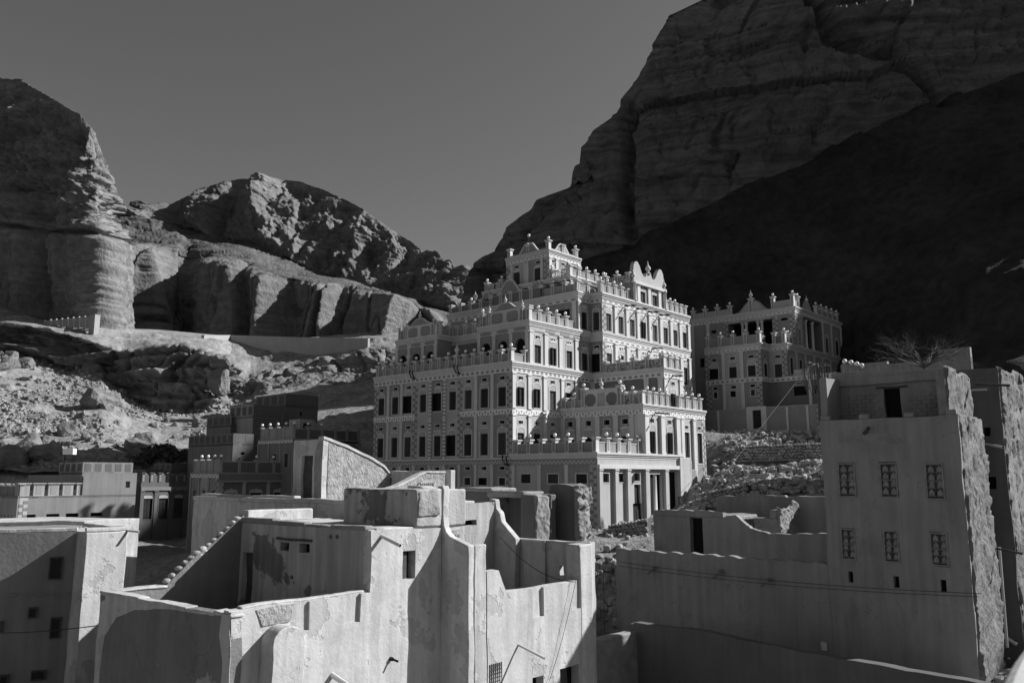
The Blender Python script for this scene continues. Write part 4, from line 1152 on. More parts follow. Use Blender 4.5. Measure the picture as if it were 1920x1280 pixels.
# ------------------------------------------------------------------ plaster and mud houses
mat('plaster', 0.47, patch=0.37, patch_scale=0.55, patch_at=0.57, var=0.14, scale=0.55, bump=0.14, bscale=9, streak=0.17, fine=0.06, dist=0.03, crack=0.3)
mat('plaster_worn', 0.40, var=0.14, scale=0.6, bump=0.16, bscale=9, streak=0.26, patch=0.17, patch_scale=0.38, patch_at=0.545, dist=0.05, crack=0.35)
mat('mud_plaster', 0.19, var=0.16, scale=0.7, bump=0.2, bscale=7, streak=0.1, patch=0.36, patch_scale=0.3, patch_at=0.62, dist=0.05, crack=0.4)
mat('mud', 0.24, var=0.2, scale=0.8, bump=0.3, bscale=5, fine=0.15, dist=0.08)
mat('mud_pale', 0.17, var=0.25, scale=0.8, bump=0.3, bscale=5, fine=0.2, dist=0.08)
mat('mud_dark', 0.13, var=0.15, scale=0.6, bump=0.12, bscale=6, streak=0.12)
mat('render', 0.265, var=0.14, scale=0.5, bump=0.1, bscale=7, streak=0.15, crack=0.25)
mat('pebble', 0.30, var=0.15, scale=1.2, bump=0.6, bscale=6.5, fine=0.3, dist=0.12)
mat('wood_grey', 0.24, var=0.35, scale=5, bump=0.15, bscale=20, rough=0.85)
mat('wood', 0.07, var=0.35, scale=4, bump=0.1, bscale=20, rough=0.8)
mat('pipe', 0.55, var=0.1, bump=0.03, rough=0.5)
mat('wire', 0.03, var=0.1, bump=0, rough=0.6)
mat('stone', 0.33, var=0.3, scale=1.5, bump=0.3, bscale=5, fine=0.2, dist=0.06)
mat('name_ground', 0.34, var=0.05, bump=0.03)
mat('lamp_shade', 0.15, var=0.1, bump=0)

def thick(mb, s0, s1, z0, z1, th, holes=(), y=0.0):
    """standing wall along x from s0 to s1, front at y, thickness th, with rectangular holes"""
    holes = [(r[0], r[1], r[2], min(r[3], z1)) for r in holes]
    X = sorted({s0, s1, *[q for r in holes for q in r[:2]]}); Z = sorted({z0, z1, *[q for r in holes for q in r[2:4]]})
    for i in range(len(X) - 1):
        run = None
        for j in range(len(Z) - 1):
            mx, mz = (X[i] + X[i + 1]) / 2, (Z[j] + Z[j + 1]) / 2
            if any(r[0] < mx < r[1] and r[2] < mz < r[3] for r in holes):
                if run is not None: mb.box(X[i], y, run, X[i + 1], y + th, Z[j])
                run = None
            elif run is None: run = Z[j]
        if run is not None: mb.box(X[i], y, run, X[i + 1], y + th, Z[-1])
    return mb

def weld(o, merge=0.001):
    md = o.modifiers.new('weld', 'WELD'); md.merge_threshold = merge
    return o

class House:
    """b (x, right-back) / a (y, left-back) frame standing at a measured corner"""
    def __init__(s, o, root):
        s.o = root
    def box(s, name, m, b0, b1, a0, a1, z0, z1, bevel=0.04):
        return MB().box(b0, a0, z0, b1, a1, z1).build(name, m, s.o, bevel=bevel)
    def wall_b(s, name, m, b, th, a0, a1, z0, z1, holes=(), bevel=0.0):
        """wall facing left (-b): holes given as (a0, a1, z0, z1)"""
        mb = thick(MB(), -a1, -a0, z0, z1, th, [(-h[1], -h[0], h[2], h[3]) for h in holes])
        return link(name, mb.mesh(name, m), s.o, (b, 0, 0), -math.pi / 2)
    def wall_a(s, name, m, a, th, b0, b1, z0, z1, holes=(), bevel=0.0):
        """wall facing right (-a): holes (b0, b1, z0, z1)"""
        mb = thick(MB(), b0, b1, z0, z1, th, holes)
        return link(name, mb.mesh(name, m), s.o, (0, a, 0), 0)
    def prof_b(s, name, m, b, th, prof, bevel=0.03):
        """slab facing left with outline [(a, z)]"""
        mb = MB().slab([(-a, z) for a, z in prof], 0, th)
        o = mb.build(name, m, s.o, (b, 0, 0), -math.pi / 2, bevel=bevel)
        return o
    def prof_a(s, name, m, a, th, prof, bevel=0.03):
        return MB().slab(prof, 0, th).build(name, m, s.o, (0, a, 0), 0, bevel=bevel)
    def rough_a(s, name, m, a, prof_b0, prof_b1, z0, z1, amp=0.1, step=0.09, fr=1.6, top=0.15, course=0.0):
        """weathered face looking right: displaced sheet standing proud of plane a"""
        xs_ = np.arange(prof_b0, prof_b1 + step, step); zs_ = np.arange(z0, z1 + step, step)
        X, Z = np.meshgrid(xs_, zs_)
        P = np.stack([X.ravel() + s.o.location.x, 0 * X.ravel() + s.o.location.y, Z.ravel()], 1)
        d = amp * (0.8 * fbm(P, (fr, fr, fr), 4, 0.6) + 0.6 * fbm(P, (fr * 0.3, 1, fr * 0.25), 2))
        if course:
            Pc = P + 0.25 * np.stack([fbm(P + 9, (1.1, 1.1, 1.1), 2)] * 3, 1)
            d += amp * 0.9 * craggy(Pc, ((course * 1.6, 0.8, course * 2.6), (course * 0.55, 0.5, course * 1.3)), 5, 0.9)
            d -= amp * 1.2 * np.maximum(fbm(P, (1.4, 1.4, 0.12), 2) - 0.35, 0)
        zz = Z.ravel() + np.where(Z.ravel() > z1 - step * 1.5, top * fbm(P, (1.2, 1.2, 0), 3), 0)
        xx = X.ravel() + np.where((X.ravel() < prof_b0 + step) | (X.ravel() > prof_b1 - step), 0, 0.04 * fbm(P, (3, 3, 3), 2))
        V = np.stack([xx, a - 0.03 - np.abs(amp) * 0.5 - d, zz], 1)
        e = (X.ravel() <= prof_b0 + 1e-6) | (X.ravel() >= prof_b1 - step * 0.5) | (Z.ravel() >= z1 - 1e-6)
        V[e, 1] = a + 0.05
        return grid_object(name, V.reshape(len(zs_), len(xs_), 3), len(zs_), len(xs_), m, s.o, smooth=False)

def spout_tube(name, parent, p0, p1, r=0.06, m='pipe'):
    p0, p1 = Vector(p0), Vector(p1)
    mb = MB().tube([p0, p1], r, 10)
    d = (p1 - p0).normalized()
    o = mb.build(name, m, parent, smooth=False)
    MB().tube([p1 - d * 0.03, p1 + d * 0.004], r * 0.72, 10).build('bore', 'void', o)
    return o

# ---------- big foreground house
AZF = rad(39.5); ROTF = math.pi / 2 - AZF
OF = at(697, 993, 28)
fg = thing('plaster_house', 'white plastered mud house with roof terrace and curved wing walls in the foreground', 'house', (OF.x, OF.y, 0), ROTF)
h = House(None, fg)
DN = -15.0
h.wall_b('terrace_wall', 'mud_plaster', -5.03, 0.35, 0.0, 7.86, DN, -3.85)
h.prof_b('plaster_margin', 'plaster', -5.05, 0.02, [(0.0, DN), (0.42, DN), (0.36, -8), (0.5, -6.6), (0.3, -5.4), (0.55, -4.4), (0.45, -3.86), (0, -3.86)], 0)
h.prof_b('plaster_margin', 'plaster', -5.05, 0.02, [(7.86, DN), (7.5, DN), (7.55, -7), (7.45, -6), (7.3, -5.2), (6.6, -4.55), (5.6, -4.2), (3.4, -3.97), (0.6, -3.9), (0.6, -3.865), (7.86, -3.865)], 0)
for a0, a1, z in ((7.86, 5.2, -3.83), (5.2, 2.4, -3.86), (2.4, 0.9, -3.9), (0.9, -0.05, -3.82)):
    h.box('coping', 'plaster', -5.08, -4.64, a1, a0 - 0.01, z - 0.05 + 0.001 * a0, z + 0.04, 0.03)
# right-hand wall: terrace part with open niches, room part, down to the street
ni = [(-2.85, -2.35, -4.55, -3.0), (-1.05, -0.38, -4.55, -3.0)]
mb = thick(MB(), -5.03, 0.0, DN, -3.72, 0.11, ni)
thick(mb, 0.0, 3.31, DN, -1.78, 0.16, [(1.41, 2.0, -3.42, -2.5)])
thick(mb, -5.03, 0.0, DN, -3.70, 0.25, (), 0.111)
thick(mb, 0.0, 3.31, DN, -1.76, 0.2, [(1.43, 1.98, -3.4, -2.52)], 0.161)
link('right_wall', mb.mesh('right_wall', 'plaster'), fg)
h.box('coping', 'plaster', -4.62, -0.01, 0.12, 0.40, -3.72, -3.64)
h.box('window_back', 'void', 1.43, 1.98, 0.34, 0.37, -3.4, -2.5, 0)
h.prof_a('window_shutter', 'wood', 0.14, 0.03, [(1.43, -3.38), (1.72, -3.38), (1.72, -2.55), (1.43, -2.55)], 0)
# rounded drain chute against the wall
pr = [(-4.1, DN), (-2.95, DN), (-2.95, -4.75)] + [(-3.525 + 0.575 * math.cos(math.pi * k / 10), -4.75 + 0.5 * math.sin(math.pi * k / 10)) for k in range(1, 10)] + [(-4.1, -4.75)]
MB().slab(pr, -0.62, -0.002).build('drain_chute', 'plaster', fg, bevel=0.06)
h.prof_a('rubble_patch', 'pebble', -0.03, 0.028, [(-4.05, -4.25), (-3.1, -4.25), (-2.95, -3.74), (-4.25, -3.76)], 0)
# stepped left wall
st = [(-5.03, DN), (0.1, DN), (0.1, -1.45), (-0.54, -1.98), (-1.29, -2.54), (-2.11, -3.06), (-2.97, -3.80), (-5.03, -3.92)]
h.prof_a('stepped_wall', 'mud_plaster', 7.5, 0.36, st)
for k in range(13):
    b_ = -2.97 + 3.0 * (k + 0.4 + 0.3 * random.random()) / 13
    z_ = np.interp(b_, [-2.97, -2.11, -1.29, -0.54, 0.1], [-3.80, -3.06, -2.54, -1.98, -1.45])
    o = MB().lathe([(0.02, -0.06)] + [(0.15 * math.sin(math.pi / 2 * (1 - i / 4)) + 0.005, 0.11 * math.sin(math.pi / 2 * i / 4)) for i in range(5)], n=10).build('coping_lump', 'plaster_worn', fg, (b_, 7.68, z_ - 0.03), smooth=True)
    o.scale = (0.7 + 0.5 * random.random(), 1.0 + 0.5 * random.random(), 0.8 + 0.5 * random.random()); o.rotation_euler = (0.2 * random.random(), -0.3 - 0.4 * random.random(), random.random())
h.box('terrace_floor', 'mud', -4.68, 0.0, 0.36, 7.5, -5.2, -4.9, 0)
h.box('coping', 'plaster', -4.7, -2.9, 7.46, 7.9, -3.87, -3.78)
# room
h.wall_b('room_wall', 'plaster_worn', 0.0, 0.32, 0.36, 7.5, -4.9, -1.70, [(6.66, 7.3, -4.9, -2.86), (4.42, 5.0, -2.66, -2.36), (3.22, 3.8, -2.66, -2.36)])
h.box('door', 'wood', 0.16, 0.22, 6.66, 7.3, -4.9, -2.86, 0)
h.box('dark_room', 'void', 0.34, 3.3, 0.38, 7.48, -4.9, -1.95, 0)
h.box('lintel', 'wood', -0.12, 0.06, 3.1, 5.15, -2.27, -2.2, 0.01)
for a_, z_ in ((2.1, -2.05), (1.75, -2.02), (4.2, -3.55)):
    MB().tube([(-0.06, a_, z_), (0.1, a_, z_ + 0.02)], 0.07, 8).build('beam_end', 'mud_dark', fg)
for a0, a1, zz in ((0.3, 2.2, -1.64), (2.2, 3.6, -1.67), (3.6, 5.5, -1.62), (5.5, 7.5, -1.55)):
    h.box('roof_rim', 'mud', -0.06, 0.34, a0, a1 - 0.005, -1.78, zz, 0.05)
h.box('roof', 'plaster', 0.3, 4.4, 0.1, 7.84, -1.95, -1.72, 0.03)
h.box('low_parapet', 'plaster', 0.2, 3.3, 7.45, 7.84, -1.74, -1.28, 0.05)
# roof block with peeling plaster
h.box('roof_block', 'plaster_worn', 2.0, 4.6, 0.02, 3.9, -1.75, -0.44, 0.07)
h.rough_a('worn_face', 'mud', 0.02, 2.05, 3.15, -1.35, -0.45, 0.04, 0.07, 2.5, 0.04)
# first wing wall
w1 = [(0.30, DN), (0.30, -0.36), (0.05, -0.34), (-0.01, -0.5), (-0.02, -1.4), (-0.08, -1.72), (-0.2, -1.92), (-0.37, -2.05), (-0.7, -2.17), (-1.28, -2.36), (-1.28, DN)]
h.prof_b('wing_wall', 'plaster', 3.31, 0.34, w1, 0.05)
h.box('pier', 'plaster', 3.66, 4.33, -1.27, -0.85, DN, -2.38, 0.06)
mb = thick(MB(), 4.33, 5.0, DN, -3.36, 0.35)
mb.slab([(5.0, DN), (5.45, DN), (5.45, -4.17), (5.0, -3.37)], 0, 0.35)
ni = [(6.87, 7.63, -5.24, -3.9), (9.42, 10.05, -5.26, -3.9)]
wh = [(8.62, 9.88, -9.6, -7.38), (6.95, 7.6, -8.6, -7.38)]
thick(mb, 5.45, 10.05, DN, -4.16, 0.12, ni + wh)
thick(mb, 5.45, 10.05, DN, -4.15, 0.26, wh, 0.121)
link('right_wall', mb.mesh('right_wall', 'plaster'), fg, (0, -1.285, 0))
h.box('pier', 'plaster', 10.05, 10.95, -1.285, -0.55, DN, -2.76, 0.06)
h.box('window_back', 'void', 6.5, 10.0, -0.86, -0.8, -9.6, -7.3, 0)
h.prof_a('window_shutter', 'wood', -1.15, 0.04, [(8.64, -9.5), (9.2, -9.5), (9.2, -7.4), (8.64, -7.4)], 0)
# lattice screen
mb = MB()
for i in range(7): mb.box(4.42 + i * 0.105, -0.05, -8.6, 4.45 + i * 0.105, -0.02, -6.5)
for i in range(16): mb.box(4.42, -0.045, -8.55 + i * 0.13, 5.08, -0.015, -8.52 + i * 0.13)
link('lattice_screen', mb.mesh('lattice_screen', 'wood'), fg, (0, -1.285, 0))
# courtyard
h.box('courtyard_floor', 'mud', 3.6, 10.95, -0.9, 3.8, -6.6, -6.3, 0)
h.wall_b('back_wall', 'plaster', 10.95, 0.32, -1.2, 3.9, DN, -2.72, [(2.95, 3.3, -4.0, -3.45), (0.15, 0.4, -4.15, -3.75)])
h.prof_b('wall_pilaster', 'plaster', 10.85, 0.098, [(2.3, DN), (1.1, DN), (1.1, -2.75), (2.3, -2.75)], 0)
h.wall_a('inner_wall', 'plaster_worn', 3.77, 0.3, 3.6, 10.95, DN, -1.15, [(8.2, 9.34, -2.12, -1.88)])
h.box('dark_slot', 'void', 8.1, 9.5, 4.08, 4.12, -2.2, -1.8, 0)
w2 = [(4.1, DN), (4.1, -1.02), (3.78, -1.05), (3.72, -1.45), (3.5, -1.62), (3.42, -2.0), (3.0, -2.35), (2.6, -2.70), (2.6, DN)]
h.prof_b('wing_wall', 'plaster', 10.6, 0.34, w2, 0.04)
h.box('roof', 'mud', 3.66, 4.6, -0.8, 3.76, -3.2, -2.72, 0.08)
h.prof_b('dome_coping', 'plaster', 6.6, 0.8, [(5.4, -1.3), (3.78, -1.3), (3.8, -1.0), (4.1, -0.55), (4.6, -0.4), (5.4, -0.4)], 0.1)
h.prof_b('hump_coping', 'plaster', 4.62, 0.5, [(6.6, -1.2), (3.9, -1.2), (4.3, -0.75), (5.0, -0.55), (5.8, -0.75)], 0.1)
spout_tube('rain_spout', fg, (0.45, 0.1, -1.93), (0.35, -1.0, -2.2), 0.065)
spout_tube('rain_spout', fg, (-1.42, 0.1, -6.0), (-1.5, -1.05, -6.25), 0.085)
spout_tube('rain_spout', fg, (6.05, -1.2, -6.05), (6.1, -2.45, -6.4), 0.045)
spout_tube('rain_spout', fg, (7.0, 3.9, -2.3), (7.0, 3.2, -2.36), 0.04)
MB().tube([(1.0, 0.1, -5.9), (1.0, -0.1, -5.9)], 0.07, 8).tube([(1.0, -0.1, -5.9), (1.05, -0.3, -5.95)], 0.04, 6).build('wall_tap', 'iron', fg)

# ---------- house behind it with stair head and sloping parapet
h2 = thing('plaster_house', 'pale plastered house with a dark-doored stair head and sloping pebbled parapet, behind the foreground house', 'house', (OF.x, OF.y, 0), ROTF)
h = House(None, h2)
h.box('house_wall', 'plaster', 4.66, 12.4, 6.6, 19.2, DN, -1.15, 0.05)
h.box('parapet', 'plaster', 4.6, 4.95, 6.5, 19.2, -1.2, -0.98, 0.05)
h.box('parapet', 'plaster', 4.9, 5.3, 11.0, 19.0, -0.99, -0.86, 0.04)
h.wall_b('stair_head', 'plaster', 7.5, 0.3, 12.36, 14.75, -1.2, 1.84, [(13.15, 14.05, -1.2, 1.05)])
h.prof_b('plaster_margin', 'mud', 7.48, 0.02, [(12.36, -1.1), (12.95, -1.1), (13.0, 1.2), (12.7, 1.7), (12.36, 1.75)], 0)
h.box('door', 'wood', 7.66, 7.72, 13.15, 14.05, -1.2, 1.05, 0)
sl = [(7.5, 1.86), (8.97, 1.48), (10.4, 0.99), (11.53, 0.5), (12.0, 0.05), (12.15, -1.15)]
h.prof_a('sloping_parapet', 'pebble', 12.36, 0.34, [(7.81, -1.2)] + [(b, z - 0.02) for b, z in [(7.81, 1.79)] + sl[1:]] , 0.02)
h.prof_a('sloping_parapet', 'plaster', 14.45, 0.3, [(7.81, -1.2)] + [(b, z - 0.02) for b, z in [(7.81, 1.79)] + sl[1:]], 0.02)
mb = MB()
for (b0, z0), (b1, z1) in zip(sl[:-2], sl[1:-1]):
    mb.slab([(b0, z0 - 0.03), (b1, z1 - 0.03), (b1, z1 + 0.1), (b0, z0 + 0.1)], -0.04, 0.4)
link('coping', mb.mesh('coping', 'plaster'), h2, (0, 12.34, 0))
h.prof_a('stair_roof', 'plaster', 12.71, 1.73, [(7.81, 1.5), (8.97, 1.2), (10.4, 0.7), (11.53, 0.2), (11.9, -0.3), (11.9, -0.8), (7.81, 1.2)], 0)
h.box('parapet', 'plaster', 12.0, 12.35, 7.9, 12.3, -1.2, 0.3, 0.05)
sg = [(8.0, -1.2), (11.73, -1.2), (11.73, 0.16), (10.41, 0.18), (9.87, 0.03), (9.35, -0.18), (8.33, -0.54), (8.0, -0.6)]
h.prof_a('sign_parapet', 'pebble', 8.0, 0.3, sg, 0.03)
mb = MB()
top = [(8.0, -0.6), (8.33, -0.54), (9.35, -0.18), (9.87, 0.03), (10.41, 0.18), (11.73, 0.16)]
for (b0, z0), (b1, z1) in zip(top[:-1], top[1:]): mb.slab([(b0, z0 - 0.01), (b1, z1 - 0.01), (b1, z1 + 0.08), (b0, z0 + 0.08)], -0.05, 0.36)
link('coping', mb.mesh('coping', 'plaster'), h2, (0, 8.0, 0))
pl_ = MB().slab([(9.64, -1.0)] + [(10.34 + 0.7 * math.cos(math.pi * (1 - k / 12)), -0.72 + 0.56 * math.sin(math.pi * k / 12)) for k in range(13)] + [(11.04, -1.0)], -0.06, 0.01).build('name_panel', 'name_ground', h2, (0, 7.95, 0))
fc = bpy.data.curves.new('lettering', 'FONT'); fc.body = 'NASSER'; fc.size = 0.28; fc.extrude = 0.008; fc.align_x = 'CENTER'
ft = bpy.data.objects.new('lettering', fc); COL.objects.link(ft)
bpy.context.view_layer.update()
me = bpy.data.meshes.new_from_object(ft); bpy.data.objects.remove(ft); me.materials.append(MATS['mud_dark'])
lt = link('lettering', me, pl_, (10.34, -0.075, -0.5)); lt.rotation_euler = (math.pi / 2, 0, 0)

# ---------- left house
LH = thing('plaster_house', 'plain plastered house at the left edge with one sunlit corner and shuttered windows', 'house', (0, 0, 0))
def wpoly(pts): return [(q[0], q[1]) for q in pts]
Mx, My = -18.83, 36.85; Cx, Cy = -18.1, 36.2; Ex, Ey = Cx + RX * 1.78, Cy + RY * 1.78
dF = (-math.sin(rad(67)), -math.cos(rad(67)))
Fx, Fy = Mx + dF[0] * 9, My + dF[1] * 9
ZL = -2.19
bk = (LX * 6.5, LY * 6.5)
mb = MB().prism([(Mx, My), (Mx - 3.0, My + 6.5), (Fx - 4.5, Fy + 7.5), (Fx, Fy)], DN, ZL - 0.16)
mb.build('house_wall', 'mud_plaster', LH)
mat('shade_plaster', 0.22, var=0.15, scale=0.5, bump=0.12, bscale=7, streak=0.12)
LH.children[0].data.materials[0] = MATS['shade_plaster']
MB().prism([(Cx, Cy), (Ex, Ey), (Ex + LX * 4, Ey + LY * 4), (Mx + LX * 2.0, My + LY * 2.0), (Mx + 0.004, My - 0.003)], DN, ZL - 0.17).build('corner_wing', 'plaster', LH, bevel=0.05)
MB().prism([(Fx, Fy), (Mx, My), (Mx - 0.12, My + 0.3), (Fx - 0.12, Fy + 0.3)], ZL - 0.15, ZL).build('parapet', 'plaster', LH, bevel=0.02)
MB().prism([(Cx, Cy), (Ex, Ey), (Ex - 0.25, Ey + 0.2), (Cx - 0.2, Cy + 0.28)], ZL - 0.15, ZL + 0.004).build('parapet', 'plaster', LH, bevel=0.02)
MB().prism([(Ex, Ey), (Ex + LX * 4, Ey + LY * 4), (Ex + LX * 4 - 0.3, Ey + LY * 4 - 0.1), (Ex - 0.26, Ey - 0.05)], ZL - 0.15, ZL + 0.006).build('parapet', 'plaster', LH, bevel=0.02)
MB().prism([(Mx - 2.2, My + 5.0), (Mx - 0.6, My + 7.5), (Mx - 5.5, My + 8.5), (Fx - 4.0, Fy + 7.0)], DN, ZL + 0.05).build('rear_wing', 'plaster', LH, bevel=0.04)
def lh_win(px0, px1, py0, py1, m='wood'):
    n = (math.cos(rad(67)), -math.sin(rad(67)))
    c0 = ray_plane(px0, (py0 + py1) / 2, (Mx, My), n); c1 = ray_plane(px1, (py0 + py1) / 2, (Mx, My), n)
    zt = ray_plane(px0, py0, (Mx, My), n).z; zb = ray_plane(px0, py1, (Mx, My), n).z
    L_ = (c1 - c0).length
    mb = MB()
    fr, w, hh = 0.06, L_, zt - zb
    mb.box(0, -0.1, 0, w, 0.05, fr).box(0, -0.1, hh - fr, w, 0.05, hh).box(0, -0.1, fr, fr, 0.05, hh - fr).box(w - fr, -0.1, fr, w, 0.05, hh - fr)
    o = mb.build('window', m, LH, (c0.x, c0.y, zb), math.atan2(c1.y - c0.y, c1.x - c0.x))
    MB().box(fr, -0.07, fr, w / 2 - 0.01, 0.04, hh - fr).box(w / 2 + 0.01, -0.07, fr, w - fr, 0.04, hh - fr).build('shutter_leaf', 'shutter', o)
for q in ((92, 117, 1044, 1086), (53, 70, 1138, 1158), (94, 114, 1157, 1196), (0, 6, 1164, 1184), (58, 86, 1257, 1275), (-2, 16, 1265, 1290)): lh_win(*q)
mb = MB()
n = (math.cos(rad(67)), -math.sin(rad(67)))
for x0, x1 in ((10, 30), (50, 60), (70, 84), (92, 100), (108, 128)):
    c0 = ray_plane(x0, 1112, (Mx, My), n); c1 = ray_plane(x1, 1112, (Mx, My), n)
    MB().box(0, -0.05, -0.1, (c1 - c0).length, 0.02, 0).build('drip_course', 'shade_plaster', LH, (c0.x, c0.y, c0.z), math.atan2(c1.y - c0.y, c1.x - c0.x))
spout_tube('rain_spout', LH, (Ex - 0.1, Ey, ZL - 0.15), (Ex + 0.55, Ey - 0.15, ZL - 0.2), 0.05)

# ---------- mud-brick ruins in front of the palace
OR_ = at(1078, 905, 47)
ru = thing('mud_wall', 'tall eroded mud-brick wall stub with one crumbling sunlit face, in front of the palace', 'wall', (OR_.x, OR_.y, 0), ROT)
h = House(None, ru)
h.prof_b('wall_body', 'mud_dark', 0.0, 1.3, [(0, DN), (2.15, DN), (2.0, -3), (1.92, -0.9), (1.8, -0.45), (1.3, -0.38), (0.7, -0.42), (0.05, -0.55), (0, -3)], 0.05)
h.rough_a('crumbled_face', 'mud', 0.0, 0.0, 1.35, DN + 4, -0.45, 0.17, 0.07, 1.7, 0.2, 0.33)
OR2 = at(1003, 925, 45)
ru2 = thing('ruined_room', 'roofless mud-brick room with a dark doorway, left of the tall wall stub', 'ruin', (OR2.x, OR2.y, 0), ROT)
h = House(None, ru2)
h.prof_b('wall_body', 'mud_dark', 0.0, 1.1, [(0.05, DN), (1.0, DN), (1.0, -0.95), (0.05, -1.0)], 0.04)
h.rough_a('crumbled_face', 'mud', 0.05, 0.0, 1.15, DN + 6, -0.95, 0.12, 0.07, 1.7, 0.15)
h.box('back_wall', 'mud_dark', 1.8, 2.3, 0.4, 6.2, DN, -0.95, 0.05)
h.box('lintel', 'mud', 0.2, 2.0, 1.0, 3.8, -1.15, -0.8, 0.08)
h.rough_a('crumbled_face', 'mud', 3.6, 0.3, 2.2, DN + 6, -0.78, 0.14, 0.08, 1.6, 0.2)
h.box('wall_body', 'mud_dark', 0.2, 2.2, 3.62, 6.0, DN, -0.82, 0.06)
h.box('roof_rubble', 'mud', 0.1, 2.3, 3.3, 6.1, -0.84, -0.62, 0.08)

# ---------- tall house on the right
OH = at(1795, 775, 36)
rh = thing('mud_house', 'tall grey plastered house with six carved shuttered windows at the right', 'house', (OH.x, OH.y, 0), ROT)
h = House(None, rh)
wins = [(4.5, 5.3, -0.95, 0.62), (2.65, 3.42, -0.95, 0.62), (0.74, 1.5, -1.0, 0.58), (4.68, 5.36, -3.78, -2.36), (2.78, 3.46, -3.78, -2.36), (0.8, 1.52, -3.8, -2.38)]
slits = [(4.88, 5.1, -4.75, -4.28), (2.9, 3.13, -4.8, -4.32), (1.0, 1.23, -4.85, -4.35)]
h.wall_b('front_wall', 'render', 0, 0.3, 0, 6.0, DN, 2.62, wins + slits)
h.box('house_core', 'void', 0.301, 4.0, 0.35, 5.9, DN, 2.4, 0)
h.box('side_wall', 'mud', 0.301, 4.3, 0.02, 0.34, DN, 2.61, 0)
h.box('end_wall', 'render', 0.301, 4.3, 5.68, 6.0, DN, 2.61, 0)
h.box('roof', 'mud', 0.31, 4.28, 0.35, 5.66, 2.4, 2.5, 0)
for a in (0.25, 2.0, 3.95, 5.75): h.box('merlon', 'render', 0.0, 0.32, a - 0.22, a + 0.22, 2.625, 2.85, 0.05)
mer = None
for w in wins:
    ww, hh = w[1] - w[0], w[3] - w[2]
    mb = MB()
    f = 0.07
    mb.box(0, -0.04, 0, ww, 0.1, f).box(0, -0.04, hh - f, ww, 0.1, hh).box(0, -0.04, f, f, 0.1, hh - f).box(ww - f, -0.04, f, ww, 0.1, hh - f)
    o = link('window', mb.mesh('window', 'wood_grey'), rh, (0, w[1], w[2]), -math.pi / 2)
    for k in range(2):
        x0 = f + k * (ww / 2 - f / 2); x1 = x0 + ww / 2 - f * 0.75
        mb = MB().box(x0, 0.04, f, x1, 0.09, hh - f)
        pn = MB()
        for zz in (0.1, 0.33, 0.56, 0.79):
            za_, zb2 = f + (hh - 2 * f) * zz, f + (hh - 2 * f) * (zz + 0.17)
            xm, zm = (x0 + x1) / 2, (za_ + zb2) / 2
            pn.slab([(x0 + 0.05, za_), (x1 - 0.05, za_), (x1 - 0.05, zm), (xm, zb2 + 0.02), (x0 + 0.05, zm)], 0.01, 0.039)
            pn.box(x0 + 0.01, 0.0, za_ - 0.035, x1 - 0.01, 0.038, za_ - 0.012)
        pn.box(x0 + 0.005, -0.005, hh * 0.485, x1 - 0.005, 0.038, hh * 0.515)
        link('shutter_leaf', mb.mesh('shutter_leaf', 'wood'), o)
        link('carved_panels', pn.mesh('carved_panels', 'wood_grey'), o)
h.rough_a('weathered_face', 'mud_pale', 0.02, 0.12, 4.3, DN + 6, 2.7, 0.09, 0.075, 1.1, 0.05, 0.5)
h.rough_a('weathered_face', 'mud_pale', 0.42, 0.25, 4.3, 2.6, 4.72, 0.06, 0.075, 1.2, 0.15, 0.5)
h.box('upper_side_wall', 'mud', 0.2, 4.3, 0.43, 0.8, 2.5, 4.68, 0.03)
h.box('upper_pier', 'render', 0.45, 4.3, 5.75, 6.1, 2.5, 4.75, 0.03)
h.wall_b('upper_wall', 'render', 2.2, 0.3, 0.8, 5.75, 2.5, 4.4, [(2.9, 3.66, 2.5, 4.18)])
h.box('door', 'void', 2.42, 2.48, 2.85, 3.7, 2.5, 4.2, 0)
h.box('lintel', 'wood', 2.12, 2.3, 2.6, 4.0, 4.19, 4.27, 0.01)
bme = MB().box(-0.2, -0.02, 0, 0.2, 0.03, 0.15).mesh('brick', 'render')
for r in range(8):
    for k in range(12):
        a = 0.95 + k * 0.42 + (0.21 if r % 2 else 0)
        if 2.55 < a < 4.05 or a > 5.6: continue
        o = link('brick', bme, rh, (2.2 - 0.005 - 0.012 * random.random(), a, 2.62 + r * 0.185), -math.pi / 2)
h.box('upper_beam', 'render', 2.0, 2.55, 0.8, 5.75, 4.401, 4.85, 0.05)
h.prof_b('parapet', 'render', 2.05, 0.3, [(0.6, 4.7), (6.1, 4.7), (6.1, 5.12), (3.0, 5.0), (0.6, 4.95)], 0.03)
sp = MB().tube([(-0.02, 3.95, 1.95), (-0.35, 3.62, 2.2)], 0.07, 8).build('wooden_spout', 'wood', rh)
h.prof_b('rough_patch', 'mud', -0.015, 0.014, [(2.2, 1.45), (5.0, 1.5), (4.7, 1.95), (4.1, 2.0), (3.0, 1.95), (2.5, 1.8)], 0)
spout_tube('rain_spout', rh, (4.1, 0.1, 4.3), (4.2, -1.3, 4.15), 0.06, 'wood')
spout_tube('rain_spout', rh, (4.2, 0.05, -3.2), (4.0, -1.2, -3.4), 0.05, 'wood')
MB().tube([(4.5, -0.2, -3.2), (4.5, -0.15, -7.6)], 0.06, 8).build('drain_pipe', 'pipe', rh)

